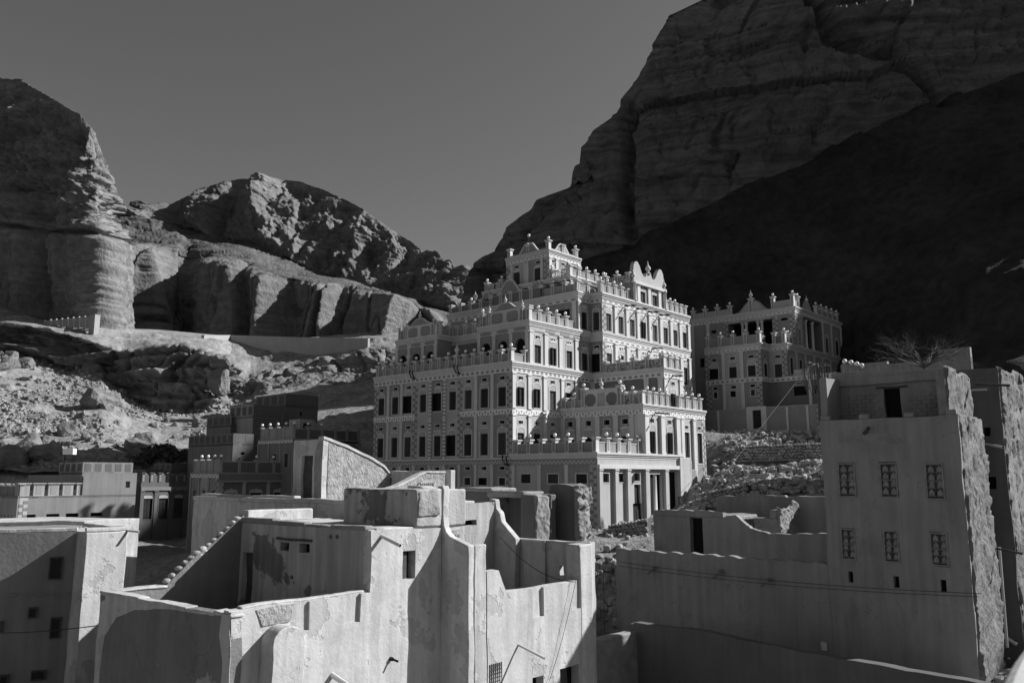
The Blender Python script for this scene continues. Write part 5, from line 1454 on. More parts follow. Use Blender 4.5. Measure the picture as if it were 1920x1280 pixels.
# ---------- far right house
OX = at(1870, 690, 40)
rx = thing('mud_house', 'tall dark mud house cut by the right edge, behind the shuttered house', 'house', (OX.x, OX.y, 0), ROT)
h = House(None, rx)
h.wall_b('front_wall', 'mud_dark', 0, 0.3, 0, 3.0, DN, 5.2, [(0.55, 0.85, 1.95, 2.35), (0.5, 1.0, -0.6, 0.0)])
h.box('house_core', 'void', 0.301, 3.8, 0.35, 2.9, DN, 5.0, 0)
h.box('side_wall', 'mud', 0.301, 6.0, 0.02, 0.34, DN, 5.19, 0)
h.rough_a('weathered_face', 'mud_pale', 0.02, 0.1, 6.0, DN + 4, 5.2, 0.09, 0.08, 1.2, 0.2, 0.45)
h.box('roof', 'mud', 0.3, 6.0, 0.3, 3.0, 5.0, 5.1, 0)
MB().tube([(-0.15, 1.35, -1.5), (-0.15, 1.35, -6.5), (-0.2, 0.9, -7.2), (-0.3, 0.2, -7.6)], 0.085, 8).build('drain_pipe', 'pipe', rx)
spout_tube('rain_spout', rx, (0.1, 1.2, 4.2), (-0.9, 0.3, 4.1), 0.06, 'pipe')
spout_tube('rain_spout', rx, (0.1, 1.0, 1.6), (-0.9, -0.1, 1.35), 0.06, 'pipe')

# ---------- courtyard wall and ruined court beside the tall house
cw = thing('courtyard_wall', 'long plain courtyard wall with three short drain spouts, left of the shuttered house', 'wall', (OH.x, OH.y, 0), ROT)
h = House(None, cw)
tp = [(6.001, -4.05)]; 
for k in range(40): tp.append((6.0 + 12.0 * (k + 1) / 40, -4.02 + 0.05 * math.sin(k * 1.7) + 0.03 * random.random()))
h.prof_b('wall_body', 'render', 0.02, 0.4, [(6.001, DN)] + tp + [(18.0, DN)], 0.02)
for a, z in ((15.37, -4.85), (11.43, -4.75), (8.88, -4.95)):
    MB().tube([(0.1, a, z), (-0.28, a + 0.05, z - 0.02), (-0.4, a + 0.35, z - 0.28)], 0.09, 8).build('drain_spout', 'mud', cw)
MB().box(-0.08, 6.3, -7.9, 0.03, 6.55, -7.55).build('meter_box', 'pipe', cw)
rc_ = thing('ruined_house', 'roofless ruined house with a dark doorway and broken wall top behind the courtyard wall', 'ruin', (OH.x, OH.y, 0), ROT)
h = House(None, rc_)
def jag(pts, n=8, amp=0.06):
    out = []
    for (a0, z0), (a1, z1) in zip(pts[:-1], pts[1:]):
        for k in range(n):
            t = k / n
            out.append((a0 + (a1 - a0) * t, z0 + (z1 - z0) * t + amp * (random.random() - 0.5)))
    return out + [pts[-1]]
h.wall_b('front_wall', 'render', 5.0, 0.4, 14.0, 18.6, DN, -2.35, [(15.25, 16.1, DN, -2.36)])
h.prof_b('front_wall', 'render', 5.0, 0.4, [(13.999, DN), (13.999, -2.36)] + jag([(13.9, -2.3), (13.1, -2.15), (12.6, -2.6), (12.2, -2.85), (11.2, -3.12), (8.0, -3.0), (5.9, -3.0)]) + [(5.9, DN)], 0.02)
h.prof_b('front_wall', 'render', 5.001, 0.398, [(13.9, -2.34), (18.6, -2.34)] + jag([(18.6, -2.05), (16.5, -1.92), (13.9, -2.05)]), 0.02)
h.box('dark_doorway', 'void', 5.42, 5.5, 15.1, 16.3, DN, -2.2, 0)
h.box('roof', 'mud', 5.41, 8.0, 13.2, 18.5, -2.5, -2.2, 0.1)
h.box('end_wall', 'render', 5.3, 9.9, 18.25, 18.6, DN, -2.15, 0.03)
h.prof_b('back_wall', 'render', 10.0, 0.4, [(5.9, DN), (17.0, DN)] + jag([(17.0, -1.25), (12.4, -1.12), (12.3, -1.2), (5.9, -1.15)]), 0.02)
h.box('brick_pier', 'mud', 6.8, 7.4, 11.4, 12.9, DN, -2.35, 0.05)
h.rough_a('brick_face', 'mud', 11.4, 6.8, 9.4, -5, -1.75, 0.1, 0.06, 1.6, 0.3, 0.16)
h.box('brick_wall', 'mud', 6.85, 9.4, 11.45, 11.9, DN, -1.9, 0.03)
lw = thing('low_wall', 'low rounded mud wall along the bottom right, below the courtyard wall', 'wall', (OH.x, OH.y, 0), ROT)
h = House(None, lw)
h.prof_b('wall_body', 'mud_dark', -5.0, 0.5, [(-4, DN), (13.9, DN)] + jag([(13.9, -7.0), (13.4, -6.82), (9.7, -6.82), (5.4, -7.1), (1.3, -7.25), (-4, -7.4)]), 0.1)
h.box('return_wall', 'mud', -9.0, -4.6, 13.4, 13.9, DN, -7.2, 0.1)
# near white parapet, out of focus at the lower right corner
A_ = [at(1850, 1300, 1.88), at(1868, 1262, 2.07), at(1888, 1228, 2.28), at(1914, 1197, 2.51), at(1960, 1176, 2.7), at(2300, 1150, 3.0), at(2400, 1300, 1.8)]
o = MB().prism([(v.x, v.y) for v in A_], -1.6, -0.46).build('parapet', 'trim', None, bevel=0.06, seg=4)
tag(o, 'blurred white rounded parapet corner close to the camera at lower right', 'parapet')
# uneven hand-built surfaces
for root in (fg, h2, LH, rh, rx, cw, rc_, lw, ru, ru2):
    for ch in list(root.children_recursive):
        if ch.type != 'MESH' or len(ch.data.vertices) > 900 or ch.data.users > 1: continue
        if ch.name.split('.')[0] in ('lettering', 'lattice_screen', 'coping_lump', 'bore', 'rain_spout', 'drain_pipe', 'shutter_leaf', 'brick', 'name_panel', 'window', 'house_core', 'dark_room'): continue
        wm = ch.matrix_basis
        base = Vector((root.location.x, root.location.y, 0)); rz0 = root.rotation_euler.z
        lo = ch.location if ch.parent == root else Vector((0, 0, 0))
        c_, s_ = math.cos(rz0), math.sin(rz0)
        off = (base.x + lo.x * c_ - lo.y * s_, base.y + lo.x * s_ + lo.y * c_, lo.z)
        wobble(ch.data, off, 0.04, 0.55, rz0 + (ch.rotation_euler.z if ch.parent == root else 0))
# ------------------------------------------------------------------ shaded town on the left, shade mixed into the wall greys
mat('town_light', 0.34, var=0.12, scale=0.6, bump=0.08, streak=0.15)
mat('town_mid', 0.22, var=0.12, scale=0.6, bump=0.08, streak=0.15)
mat('town_dark', 0.13, var=0.12, scale=0.6, bump=0.08, streak=0.1)  # darkest grey, with the shade of the right-hand faces put into the colour
mat('leaf', 0.055, var=0.4, scale=1.5, bump=0.0)
mat('bark', 0.10, var=0.3, scale=3, bump=0.2, bscale=10)
mat('twig', 0.13, var=0.3, scale=3, bump=0.0)

def corner(px, py, Y, px_l, px_r):
    O = at(px, py, Y)
    n_l, n_r = (RX, RY), (LX, LY)
    l = ray_plane(px_l, py, O, n_l); r = ray_plane(px_r, py, O, n_r)
    return O, (l - O).length, (r - O).length

def town_house(name, label, px, py, Y, px_l, px_r, zb=-12, **kw):
    O, wl, wr = corner(px, py, Y, px_l, px_r)
    t = thing(name, label, 'house', (O.x, O.y, 0), ROT)
    pp = Palace(t); pp.trim = 'town_light'
    return t, pp, wl, wr, O.z

def zrow(py, Y): return at(960, py, Y).z

# ornate house with globes, just behind the foreground houses
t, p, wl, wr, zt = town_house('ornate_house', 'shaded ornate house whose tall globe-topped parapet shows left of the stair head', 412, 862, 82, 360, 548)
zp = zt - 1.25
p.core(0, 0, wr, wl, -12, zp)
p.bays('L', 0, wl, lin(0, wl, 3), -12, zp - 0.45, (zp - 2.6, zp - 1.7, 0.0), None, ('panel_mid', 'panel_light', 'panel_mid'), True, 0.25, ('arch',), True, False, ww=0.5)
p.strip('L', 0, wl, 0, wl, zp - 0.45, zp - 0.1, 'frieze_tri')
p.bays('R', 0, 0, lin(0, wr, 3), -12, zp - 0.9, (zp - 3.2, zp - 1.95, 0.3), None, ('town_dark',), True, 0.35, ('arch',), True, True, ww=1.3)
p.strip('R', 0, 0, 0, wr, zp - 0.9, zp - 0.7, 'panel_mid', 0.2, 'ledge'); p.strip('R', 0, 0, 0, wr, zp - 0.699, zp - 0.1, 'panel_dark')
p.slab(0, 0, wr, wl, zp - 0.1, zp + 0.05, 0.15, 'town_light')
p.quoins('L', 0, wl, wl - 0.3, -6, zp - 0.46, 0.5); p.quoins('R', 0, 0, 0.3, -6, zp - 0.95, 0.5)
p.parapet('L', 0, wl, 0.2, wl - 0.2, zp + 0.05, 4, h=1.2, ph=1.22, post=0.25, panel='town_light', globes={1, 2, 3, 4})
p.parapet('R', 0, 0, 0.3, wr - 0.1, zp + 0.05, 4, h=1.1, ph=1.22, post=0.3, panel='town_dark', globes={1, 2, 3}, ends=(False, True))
# second ornate house
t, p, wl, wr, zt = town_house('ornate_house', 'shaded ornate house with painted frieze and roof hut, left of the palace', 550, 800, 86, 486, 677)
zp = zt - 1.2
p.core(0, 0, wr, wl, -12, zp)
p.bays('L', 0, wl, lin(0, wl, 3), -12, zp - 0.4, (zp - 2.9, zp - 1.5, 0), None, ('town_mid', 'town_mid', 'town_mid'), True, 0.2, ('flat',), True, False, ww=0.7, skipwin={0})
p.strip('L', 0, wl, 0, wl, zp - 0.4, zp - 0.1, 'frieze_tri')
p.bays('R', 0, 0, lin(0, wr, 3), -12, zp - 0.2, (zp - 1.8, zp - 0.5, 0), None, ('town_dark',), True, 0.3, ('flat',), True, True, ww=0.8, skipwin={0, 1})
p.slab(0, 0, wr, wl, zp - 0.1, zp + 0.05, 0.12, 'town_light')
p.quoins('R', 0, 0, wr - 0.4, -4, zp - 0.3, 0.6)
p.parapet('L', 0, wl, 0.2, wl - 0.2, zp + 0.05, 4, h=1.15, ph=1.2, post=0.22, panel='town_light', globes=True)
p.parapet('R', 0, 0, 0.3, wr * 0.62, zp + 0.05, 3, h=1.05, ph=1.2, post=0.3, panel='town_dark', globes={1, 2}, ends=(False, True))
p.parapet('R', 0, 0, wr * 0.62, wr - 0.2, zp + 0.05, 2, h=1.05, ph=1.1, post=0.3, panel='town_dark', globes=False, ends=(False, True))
MB().slab([(0, 0), (2.6, 0), (2.6, 1.2), (1.7, 2.1), (0, 2.1)], 0, 2.0).build('roof_hut', 'town_light', t, (1.6, 1.2, zp + 0.05))
MB().box(0, -0.05, 0.5, 0.9, 0.0, 1.7).build('hut_door', 'shutter', t, (2.0, 1.199, zp + 0.05))

def plain_house(name, label, px, py, Y, px_l, px_r, ml, mr, npl=4, npr=3, par=0.9, win=(), zb=-12):  # ml left face lighter, mr right face darker: uneven skylight painted in
    t, p, wl, wr, zt = town_house(name, label, px, py, Y, px_l, px_r)
    p.core(0, 0, wr, wl, zb, zt - par)
    p.wall('L', 0, wl, 0, wl, zb, zt - par, ml)
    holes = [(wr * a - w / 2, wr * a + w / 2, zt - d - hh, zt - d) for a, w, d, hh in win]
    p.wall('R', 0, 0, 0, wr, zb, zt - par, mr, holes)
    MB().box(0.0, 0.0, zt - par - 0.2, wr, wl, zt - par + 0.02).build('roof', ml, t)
    for side, w, n, m in (('L', wl, npl, ml), ('R', wr, npr, mr)):
        if not n: continue
        t0 = wl if side == 'L' else 0
        st = w / n
        for i in range(n):
            pm = p.put('parapet_bay', MB().box(0, 0, 0, st - 0.001, 0.14, par).mesh('parapet_bay', m), side, 0, i * st, zt - par, t0, out=0.01)
            link('parapet_inset', MB().box(st * 0.18, -0.02, par * 0.12, st * 0.82, -0.001, par * 0.85).mesh('parapet_inset', 'town_dark'), pm)
    return t, p, wl, wr, zt

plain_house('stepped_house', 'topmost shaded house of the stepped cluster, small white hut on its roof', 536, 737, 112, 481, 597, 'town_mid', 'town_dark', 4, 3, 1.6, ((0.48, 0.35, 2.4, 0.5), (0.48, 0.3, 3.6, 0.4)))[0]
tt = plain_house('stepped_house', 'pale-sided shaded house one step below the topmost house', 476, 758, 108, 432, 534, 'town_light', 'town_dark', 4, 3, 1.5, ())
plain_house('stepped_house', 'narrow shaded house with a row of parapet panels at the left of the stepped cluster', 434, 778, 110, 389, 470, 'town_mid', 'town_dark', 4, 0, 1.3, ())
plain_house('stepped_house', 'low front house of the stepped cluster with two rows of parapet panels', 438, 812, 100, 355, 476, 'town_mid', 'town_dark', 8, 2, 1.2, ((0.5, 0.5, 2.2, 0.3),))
o = tt[0]
MB().slab([(0, 0), (2.6, 0), (2.6, 0.5), (1.4, 1.1), (0.4, 1.0), (0, 0.5)], 0, 1.5).build('roof_hut', 'town_light', bpy.data.objects['stepped_house'], (0.3, 0.5, bpy.data.objects['stepped_house'].children[0].dimensions.z - 12))
# dark ornate front in the valley
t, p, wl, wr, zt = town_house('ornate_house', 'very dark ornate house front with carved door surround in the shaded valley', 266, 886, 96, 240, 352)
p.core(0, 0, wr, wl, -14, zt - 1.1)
p.trim = 'town_dark'  # trim darkened like the walls, in place of a cast shadow
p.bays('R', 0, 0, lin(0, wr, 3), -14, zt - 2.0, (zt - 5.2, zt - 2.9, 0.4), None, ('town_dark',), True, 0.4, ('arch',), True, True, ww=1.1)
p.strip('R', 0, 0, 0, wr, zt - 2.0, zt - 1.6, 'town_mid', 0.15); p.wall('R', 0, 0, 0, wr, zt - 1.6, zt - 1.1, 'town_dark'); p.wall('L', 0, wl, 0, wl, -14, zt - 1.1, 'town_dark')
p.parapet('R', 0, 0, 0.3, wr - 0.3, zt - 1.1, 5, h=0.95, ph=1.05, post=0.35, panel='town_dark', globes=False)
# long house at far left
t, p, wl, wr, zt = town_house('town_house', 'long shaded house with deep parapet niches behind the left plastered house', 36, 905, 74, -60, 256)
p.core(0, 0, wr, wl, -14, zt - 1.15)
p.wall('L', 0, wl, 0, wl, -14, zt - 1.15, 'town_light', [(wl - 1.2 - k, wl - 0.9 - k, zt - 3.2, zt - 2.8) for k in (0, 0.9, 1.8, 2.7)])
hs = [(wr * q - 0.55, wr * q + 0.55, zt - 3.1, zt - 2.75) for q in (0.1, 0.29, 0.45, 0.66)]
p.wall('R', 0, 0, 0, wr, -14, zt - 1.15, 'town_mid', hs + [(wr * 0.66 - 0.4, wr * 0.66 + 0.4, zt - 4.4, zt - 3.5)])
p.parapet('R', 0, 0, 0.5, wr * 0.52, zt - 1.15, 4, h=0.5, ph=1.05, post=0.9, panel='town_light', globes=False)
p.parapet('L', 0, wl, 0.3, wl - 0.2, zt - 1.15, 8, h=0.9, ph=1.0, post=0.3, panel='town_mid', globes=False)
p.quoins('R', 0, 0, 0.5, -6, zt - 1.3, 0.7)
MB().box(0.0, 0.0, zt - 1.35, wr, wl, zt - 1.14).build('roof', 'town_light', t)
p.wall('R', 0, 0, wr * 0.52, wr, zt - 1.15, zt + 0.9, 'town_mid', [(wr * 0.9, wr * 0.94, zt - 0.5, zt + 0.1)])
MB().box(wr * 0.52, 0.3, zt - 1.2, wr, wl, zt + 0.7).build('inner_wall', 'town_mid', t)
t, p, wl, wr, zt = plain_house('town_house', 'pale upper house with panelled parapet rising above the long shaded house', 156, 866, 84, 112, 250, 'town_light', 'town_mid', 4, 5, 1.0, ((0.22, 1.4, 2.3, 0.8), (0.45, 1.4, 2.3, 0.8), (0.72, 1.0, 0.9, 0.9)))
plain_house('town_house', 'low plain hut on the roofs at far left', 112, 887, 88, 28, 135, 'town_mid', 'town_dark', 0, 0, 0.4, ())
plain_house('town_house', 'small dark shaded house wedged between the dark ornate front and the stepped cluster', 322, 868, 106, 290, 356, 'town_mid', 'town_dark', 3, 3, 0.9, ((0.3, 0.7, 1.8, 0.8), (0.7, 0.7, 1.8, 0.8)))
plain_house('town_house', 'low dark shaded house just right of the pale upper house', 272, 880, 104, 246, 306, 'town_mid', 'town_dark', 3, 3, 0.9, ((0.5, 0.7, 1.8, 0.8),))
o = thing('water_tank', 'small white tank on a pole above the far left roofs', 'tank', tuple(at(121, 866, 84)), 0)
MB().tube([(0, 0, -0.5), (0, 0, 1.0)], 0.05, 6).build('pole', 'iron', o)
MB().box(-0.1, -0.35, 0.75, 0.95, 0.35, 1.35).build('tank_body', 'globe', o, bevel=0.03)

# ------------------------------------------------------------------ road walls under the cliffs
def wall_px(name, label, pts, th=0.8, m='concrete', cat='wall'):
    """pts: (px, py_top, py_bottom, Y)"""
    t = thing(name, label, cat, tuple(at(pts[0][0], pts[0][2], pts[0][3])))
    for q0, q1 in zip(pts[:-1], pts[1:]):
        a, b = at(q0[0], q0[1], q0[3]), at(q1[0], q1[1], q1[3])
        za, zb_ = at(q0[0], q0[2], q0[3]).z, at(q1[0], q1[2], q1[3]).z
        d = Vector((b.x - a.x, b.y - a.y, 0)); L_ = d.length
        mb = MB().slab([(0, za), (L_, zb_), (L_, b.z), (0, a.z)], 0, th)
        o = mb.build('wall_face', m, t, (a.x - t.location.x, a.y - t.location.y, -t.location.z), math.atan2(d.y, d.x))
    return t
wall_px('retaining_wall', 'long concrete road retaining wall under the middle mountain, one end sunlit', [(383, 628, 690, 219), (432, 628, 720, 236), (560, 632, 720, 226), (690, 634, 690, 214)])
t = thing('slotted_wall', 'pale slotted concrete road wall below the left cliff', 'wall', tuple(at(88, 632, 200)))
a, b = at(84, 600, 203), at(168, 608, 197)
d = Vector((b.x - a.x, b.y - a.y, 0)); L_ = d.length; ang = math.atan2(d.y, d.x); za = at(84, 622, 203).z; zt_ = a.z
base = (a.x - t.location.x, a.y - t.location.y, -t.location.z)
for k in range(7):
    z0 = za - 0.8 + (zt_ - za + 0.8) * k / 7
    MB().box(0, 0, z0, L_, 0.35, z0 + (zt_ - za + 0.8) / 7 * 0.6).build('slat', 'concrete', t, base, ang)
for k in range(9):
    MB().box(L_ * k / 8 - 0.15, -0.05, za - 1.5, L_ * k / 8 + 0.15, 0.34, zt_ + 0.1).build('post', 'concrete', t, base, ang)
MB().box(L_ + 0.2, 0, za - 3.0, L_ + 1.6, 1.5, zt_ + 0.2).build('end_block', 'concrete', t, base, ang)

# ------------------------------------------------------------------ boulders and scree stones on the slope
def boulder_mesh(seed, n=2):
    import bmesh
    bm = bmesh.new()
    bmesh.ops.create_icosphere(bm, subdivisions=n, radius=1.0)
    P = np.array([v.co for v in bm.verts])
    d = 0.35 * fbm(P + seed * 7.1, (1.1, 1.1, 1.1), 3)
    for v, k in zip(bm.verts, d):
        v.co *= 1 + k
        for ax in range(3):
            v.co[ax] = max(-0.72 - 0.1 * (seed % 3), min(0.74, v.co[ax]))
    me = bpy.data.meshes.new('boulder'); bm.to_mesh(me); bm.free()
    me.materials.append(MATS['rock'])
    return me
BM = [boulder_mesh(k) for k in range(6)]
LS = bpy.data.objects['left_slope']
vv = np.empty(len(LS.data.vertices) * 3); LS.data.vertices.foreach_get('co', vv); vv = vv.reshape(-1, 3)
nx_ = len(xs)
rows_ = len(vv) // nx_
V3 = vv.reshape(rows_, nx_, 3)
pxs = xs
cnt = 0
while cnt < 70:
    r_ = rng.integers(70, rows_ - 6); c_ = rng.integers(0, nx_)
    if not (0 < pxs[c_] < 400): continue
    q = V3[r_, c_]
    s_ = 0.6 + 3.0 * rng.random() ** 3.5
    o = link('boulder', BM[cnt % 6], None, (q[0], q[1] - 0.2 * s_, q[2] + 0.15 * s_))
    o.scale = (s_ * (0.8 + 0.6 * rng.random()), s_, s_ * (0.6 + 0.5 * rng.random())); o.rotation_euler = (rng.random() * 0.6, rng.random() * 0.6, rng.random() * 6.3)
    tag(o, 'boulder lying on the sunlit scree slope at the left', 'boulder', 'boulders on the left scree slope')
    cnt += 1
o = link('balanced_rock', boulder_mesh(11, 3), None, tuple(at(418, 676, 186))); o.scale = (3.0, 3.0, 1.9)
tag(o, 'rounded caprock sticking out beside the retaining wall end', 'rock')
o = link('rock_pillar', boulder_mesh(4, 3), None, tuple(at(412, 712, 187))); o.scale = (2.6, 2.6, 4.4)
tag(o, 'eroded rock pillar under the rounded caprock', 'rock')
# countless small stones
mb_v, mb_f = [], []
ico = np.array([v.co for v in BM[0].vertices]); icf = [tuple(f.vertices) for f in boulder_mesh(3, 1).polygons]; ico = np.array([v.co for v in bpy.data.meshes[-1].vertices]) if False else np.array([v.co for v in boulder_mesh(3, 1).vertices])
def stones(name, pts, sizes, m):
    nv = len(ico)
    N = len(pts)
    R_ = rng.random((N, 3)) * 0.8 + 0.5
    ang = rng.random(N) * 6.28
    c_, s_ = np.cos(ang), np.sin(ang)
    B = ico[None] * R_[:, None, :] * sizes[:, None, None]
    X = B[..., 0] * c_[:, None] - B[..., 1] * s_[:, None]; Y = B[..., 0] * s_[:, None] + B[..., 1] * c_[:, None]
    V = np.stack([X, Y, B[..., 2]], -1) + pts[:, None, :]
    F = (np.array(icf)[None] + (np.arange(N) * nv)[:, None, None]).reshape(-1, 3)
    me = bpy.data.meshes.new(name)
    me.from_pydata(V.reshape(-1, 3), [], F)
    me.materials.append(MATS[m])
    o = link(name, me); o['kind'] = 'stuff'
    return o
sel = []
while len(sel) < 5200:
    r_ = rng.integers(66, rows_ - 2); c_ = rng.integers(0, nx_)
    if -20 < pxs[c_] < 460 and vnoise(V3[r_, c_][None] * 0.09)[0] > -0.35 + 0.5 * rng.random(): sel.append(V3[r_, c_] + rng.normal(0, 0.25, 3) * (1, 1, 0.2))
stones('scree_stones', np.array(sel), 0.10 + 0.75 * rng.random(len(sel)) ** 4, 'scree')
# rubble around the palace foot and terraces
GXY = []
def rub(px, py, Y, n, sd, lo=0.05, hi=0.28):
    c = at(px, py, Y)
    q = np.stack([rng.normal(c.x, sd, n), rng.normal(c.y, sd, n)], 1)
    z_ = ground_z(q[:, 0], q[:, 1])
    return np.stack([q[:, 0], q[:, 1], z_ + 0.2], 1)
rb = np.concatenate([rub(1170, 995, 66, 500, 2.2), rub(1450, 905, 68, 900, 3.5), rub(1350, 930, 66, 500, 3.0), rub(1860, 1230, 34, 900, 2.2), rub(1240, 980, 62, 400, 2.5), rub(1500, 880, 73, 500, 3), rub(1150, 1060, 52, 500, 2.0), rub(1130, 1200, 44, 500, 1.6), rub(1430, 830, 84, 700, 4.0), rub(1400, 870, 77, 600, 3.0), rub(1760, 1225, 33, 700, 2.2), rub(1500, 845, 80, 500, 3.0)])
stones('rubble', rb, 0.04 + 0.42 * rng.random(len(rb)) ** 4, 'stone')

# ------------------------------------------------------------------ dry-stone terraces beside the palace
SM = []
for k in range(5):
    me = boulder_mesh(20 + k, 1); me.name = 'stone'; me.materials[0] = MATS['stone']; SM.append(me)
def drystone(label, p0, p1, h0, rows, n):
    t = thing('drystone_wall', label, 'wall', tuple(p0))
    d = p1 - p0
    L_ = d.length
    ang = math.atan2(d.y, d.x)
    MB().slab([(0, -1.5), (L_, -1.5 + d.z), (L_, h0 + d.z - 0.1), (0, h0 - 0.1)], 0.05, 0.6).build('wall_core', 'mud_dark', t, (0, 0, 0), ang)
    for r in range(rows):
        for k in range(n):
            o = link('stone', SM[(r * 7 + k * 3) % 5], t)
            x = L_ * (k + 0.5 * (r % 2) + 0.2 * random.random()) / n
            o.location = (math.cos(ang) * x - math.sin(ang) * 0.02, math.sin(ang) * x, d.z * x / L_ + h0 * (r + 0.4 + 0.35 * (random.random() - 0.5)) / rows)
            k_ = random.uniform(0.75, 1.35); o.scale = (L_ / n * 0.62 * random.uniform(0.8, 1.4), 0.16 * k_, h0 / rows * 0.66 * k_)
            o.rotation_euler = (0, 0.3 * (random.random() - 0.5), ang)
    return t
drystone('dry-stone terrace wall under the boundary wall of the shaded palace', at(1380, 866, 78), at(1548, 862, 74), 1.55, 6, 26)
drystone('rough stone terrace edge above the courtyard ruin', at(1300, 944, 70), at(1400, 925, 66), 0.8, 3, 16)
drystone('broken stone wall foot beside the palace entrance pilasters', at(1140, 1012, 62), at(1212, 1000, 60), 1.1, 4, 12)
o = thing('stub_wall', 'white plastered wall stub at the right foot of the big palace', 'wall', tuple(at(1276, 905, 75)), ROT)
MB().slab([(0, -1.2), (2.1, -1.2), (2.2, 1.9), (1.9, 2.25), (0.05, 2.25)], 0, 0.4).build('wall_body', 'plaster', o, bevel=0.06)
MB().box(2.2, 0.05, -1, 3.1, 0.6, 1.2).build('rubble_end', 'stone', o, bevel=0.1)
t = thing('stone_steps', 'short flight of pale stone steps on the terraces right of the palace', 'steps', tuple(at(1400, 895, 70)), ROT)
for k in range(5):
    MB().box(k * 0.32, -1.4, -1.0, k * 0.32 + 0.34, 0.4, -0.5 + k * 0.2).build('step', 'stone', t, bevel=0.03)

# ------------------------------------------------------------------ roof wall, tank lamps and bare tree behind the right house
O, wl, wr = corner(1818, 650, 62, 1575, 1840)
t = thing('garden_wall', 'plain pale wall with one raised end behind the shuttered house, bare tree before it', 'wall', (O.x, O.y, 0), ROT)
MB().box(0, 0, -6, 0.5, wl, O.z - 0.75).build('wall_body', 'render', t)
MB().box(-0.02, 0, -6, 0.48, 2.2, O.z).build('raised_end', 'render', t)
MB().box(-0.01, wl * 0.62, O.z - 0.76, 0.49, wl, O.z - 0.55).build('wall_step', 'render', t)
O2, wl2, wr2 = corner(1612, 682, 60, 1552, 1640)
for i, (px_, py_) in enumerate(((1584, 676), (1596, 678), (1607, 681), (1616, 684))):
    q = at(px_, py_ + 8, 58)
    t = thing('lamp_post', 'globe lamp on a short pale post behind the shuttered house roof', 'lamp', tuple(q), 0, 'row of globe lamps behind the shuttered house')
    MB().box(-0.1, -0.1, -3, 0.1, 0.1, 0.0).box(-0.17, -0.17, 0.001, 0.17, 0.17, 0.06).build('post', 'town_light', t)
    MB().lathe([(0.02, -0.17)] + [(0.165 * math.sin(math.pi * i / 9), -0.165 * math.cos(math.pi * i / 9)) for i in range(1, 9)] + [(0.02, 0.17)], n=12).build('globe', 'globe', t, (0, 0, 0.26), smooth=True)

def branch(mb, p0, d, L_, r, depth, spread=0.6, up=0.12, leafs=None):
    p = Vector(p0); pts = [p.copy()]; rs = [r]
    d = Vector(d).normalized()
    n = 4
    for k in range(n):
        d = (d + Vector((random.gauss(0, 0.16), random.gauss(0, 0.16), random.gauss(0, 0.12) + up * 0.3))).normalized()
        p = p + d * L_ / n
        pts.append(p.copy()); rs.append(r * (1 - 0.55 * (k + 1) / n))
    mb.tube(pts, rs, 5 if depth > 1 else 3, False)
    if depth == 0: return
    for k in range(3 if depth > 1 else 4):
        i = random.randint(2, n)
        dd = (d + Vector((random.gauss(0, spread), random.gauss(0, spread), random.gauss(0, spread * 0.5) + up))).normalized()
        branch(mb, pts[i], dd, L_ * random.uniform(0.55, 0.8), rs[i] * 0.7, depth - 1, spread, up)
q = at(1732, 690, 56)
t = thing('bare_tree', 'bare spreading thorn tree with fine grey twigs behind the shuttered house', 'tree', tuple(q))
random.seed(5)
MB().tube([(0, 0, -4), (0.1, 0, -1), (0.0, 0, 0.3)], [0.16, 0.13, 0.11], 7).build('trunk', 'bark', t)
mb = MB()
for k in range(13):
    a_ = k * 2.4
    branch(mb, (0.1 * math.cos(a_), 0.1 * math.sin(a_), -0.1), (math.cos(a_) * 1.3, math.sin(a_) * 1.0, 0.75), 1.15, 0.05, 4, 0.55, 0.05)
cr = mb.build('crown', 'twig', t); cr.scale = (1.45, 1.3, 1.35); cr.location.z = 0.25
# dead palm with drooping hoops in front of the shaded palace
q = at(1537, 752, 70)
t = thing('dead_palm', 'leafless drooping palm skeleton with looping fronds in front of the shaded palace', 'tree', tuple(q))
MB().tube([(0, 0, -2), (0.05, 0, 1.2), (0, 0, 3.2)], [0.22, 0.2, 0.14], 8).build('trunk', 'bark', t)
mb = MB()
for k in range(26):
    a_ = k * 0.97; R0 = random.uniform(0.35, 1.3); H0 = random.uniform(0.2, 0.8)
    pts = [Vector((math.cos(a_) * R0 * math.sin(s_ * 2.4) * (1.0 + 0.2 * s_), math.sin(a_) * R0 * math.sin(s_ * 2.4), 3.0 + H0 * math.sin(s_ * 2.2) - 2.6 * s_ * s_)) for s_ in [i / 9 for i in range(10)]]
    mb.tube(pts, [0.035] * 5 + [0.025] * 5, 4, False)
mb.build('crown', 'twig', t)

# scrub on the shaded valley edge and on the slopes
def scrub_mesh(seed, n=170):
    rs = np.random.default_rng(seed)
    v, f = [], []
    for k in range(n):
        d = rs.normal(0, 1, 3); d /= np.linalg.norm(d); d[2] = abs(d[2]) * 0.8
        c = d * (0.35 + 0.65 * rs.random() ** 0.5)
        u = rs.normal(0, 1, 3); u /= np.linalg.norm(u); w = np.cross(u, d); w /= max(np.linalg.norm(w), 1e-3)
        s_ = 0.10 + 0.10 * rs.random()
        b = len(v)
        v += [tuple(c - u * s_), tuple(c + w * s_ * 0.6), tuple(c + u * s_), tuple(c - w * s_ * 0.6)]
        f.append((b, b + 1, b + 2, b + 3))
    me = bpy.data.meshes.new('foliage'); me.from_pydata(v, [], f); me.materials.append(MATS['leaf'])
    return me
SCR = [scrub_mesh(k) for k in range(4)]
STM = MB().tube([(0, 0, -0.5), (0.05, 0.02, 0.25), (0.2, 0.1, 0.6)], [0.06, 0.04, 0.02], 5).tube([(0, 0, 0.1), (-0.15, 0.1, 0.5)], [0.03, 0.02], 4).mesh('stem', 'bark')
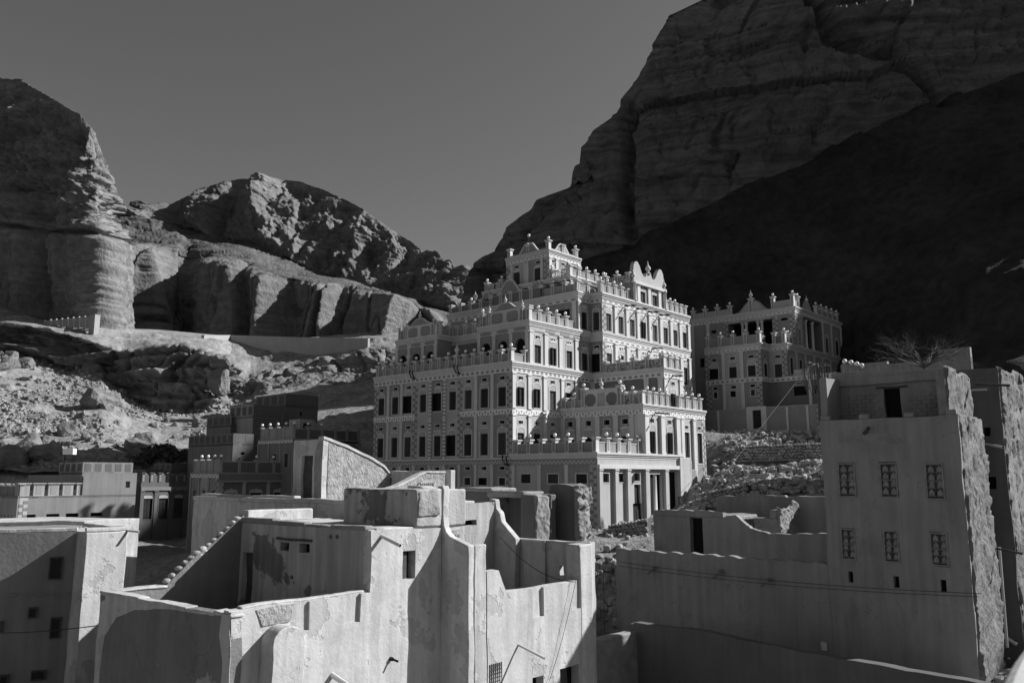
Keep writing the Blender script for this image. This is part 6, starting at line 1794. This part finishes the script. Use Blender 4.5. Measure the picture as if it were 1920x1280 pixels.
spots = [(275, 862, 123), (292, 852, 126), (310, 850, 128), (325, 858, 124), (340, 866, 121), (300, 866, 121), (352, 860, 122), (268, 872, 120)]
for i, (x_, y_, Y_) in enumerate(spots):
    q = at(x_, y_, Y_)
    t = thing('shrub', 'dark scrubby bush at the foot of the scree slope', 'shrub', tuple(q), rng.random() * 6, 'dark bushes at the slope foot')
    s_ = 1.3 + 1.3 * rng.random()
    a = link('foliage', SCR[i % 4], t); a.scale = (s_, s_, s_ * 0.9)
    b = link('stem', STM, t); b.scale = (s_, s_, s_)
for i in range(16):
    while True:
        r_ = rng.integers(75, rows_ - 10); c_ = rng.integers(0, nx_)
        if 0 < pxs[c_] < 380: break
    t = thing('shrub', 'tiny dry bush scattered on the sunlit scree slope', 'shrub', tuple(V3[r_, c_]), 0, 'dry bushes on the scree slope')
    s_ = 0.6 + 0.7 * rng.random()
    a = link('foliage', SCR[i % 4], t); a.scale = (s_ * 1.2, s_, s_ * 0.7)
    b = link('stem', STM, t); b.scale = (s_ * 0.7, s_ * 0.7, s_ * 0.7)

# ------------------------------------------------------------------ cables
def cable(label, p0, p1, sag=0.3, r=0.012, n=14):
    p0, p1 = Vector(p0), Vector(p1)
    pts = []
    for i in range(n + 1):
        s_ = i / n
        q = p0.lerp(p1, s_); q.z -= sag * 4 * s_ * (1 - s_)
        pts.append(q)
    o = MB().tube(pts, r, 4).build('cable', 'wire', None)
    return tag(o, label, 'cable')
cable('upper sagging cable strung along the courtyard wall', at(1160, 1052, 47), at(1840, 1112, 35.5), 0.25, 0.011)
cable('lower sagging cable strung along the courtyard wall', at(1160, 1060, 47), at(1836, 1118, 35.5), 0.25, 0.011)
cable('cable looping across the little courtyard of the foreground house', at(938, 1006, 37), at(1078, 1090, 34.3), 0.45, 0.015)
cable('thin cable hanging down the sunlit right wall of the foreground house', at(1080, 1086, 34.4), at(1030, 1275, 33.2), 0.25, 0.012)
cable('thin cable stretched from the left house to the terrace', at(0, 1186, 32), at(182, 1172, 29), 0.05, 0.015)
cable('straight guy wire running down to the terraces beside the palace', at(1490, 720, 88), at(1310, 950, 66), 0.0, 0.02)
cable('vertical wire hanging in the gap right of the foreground house', at(1131, 1075, 40), at(1136, 1280, 40), 0.0, 0.015)
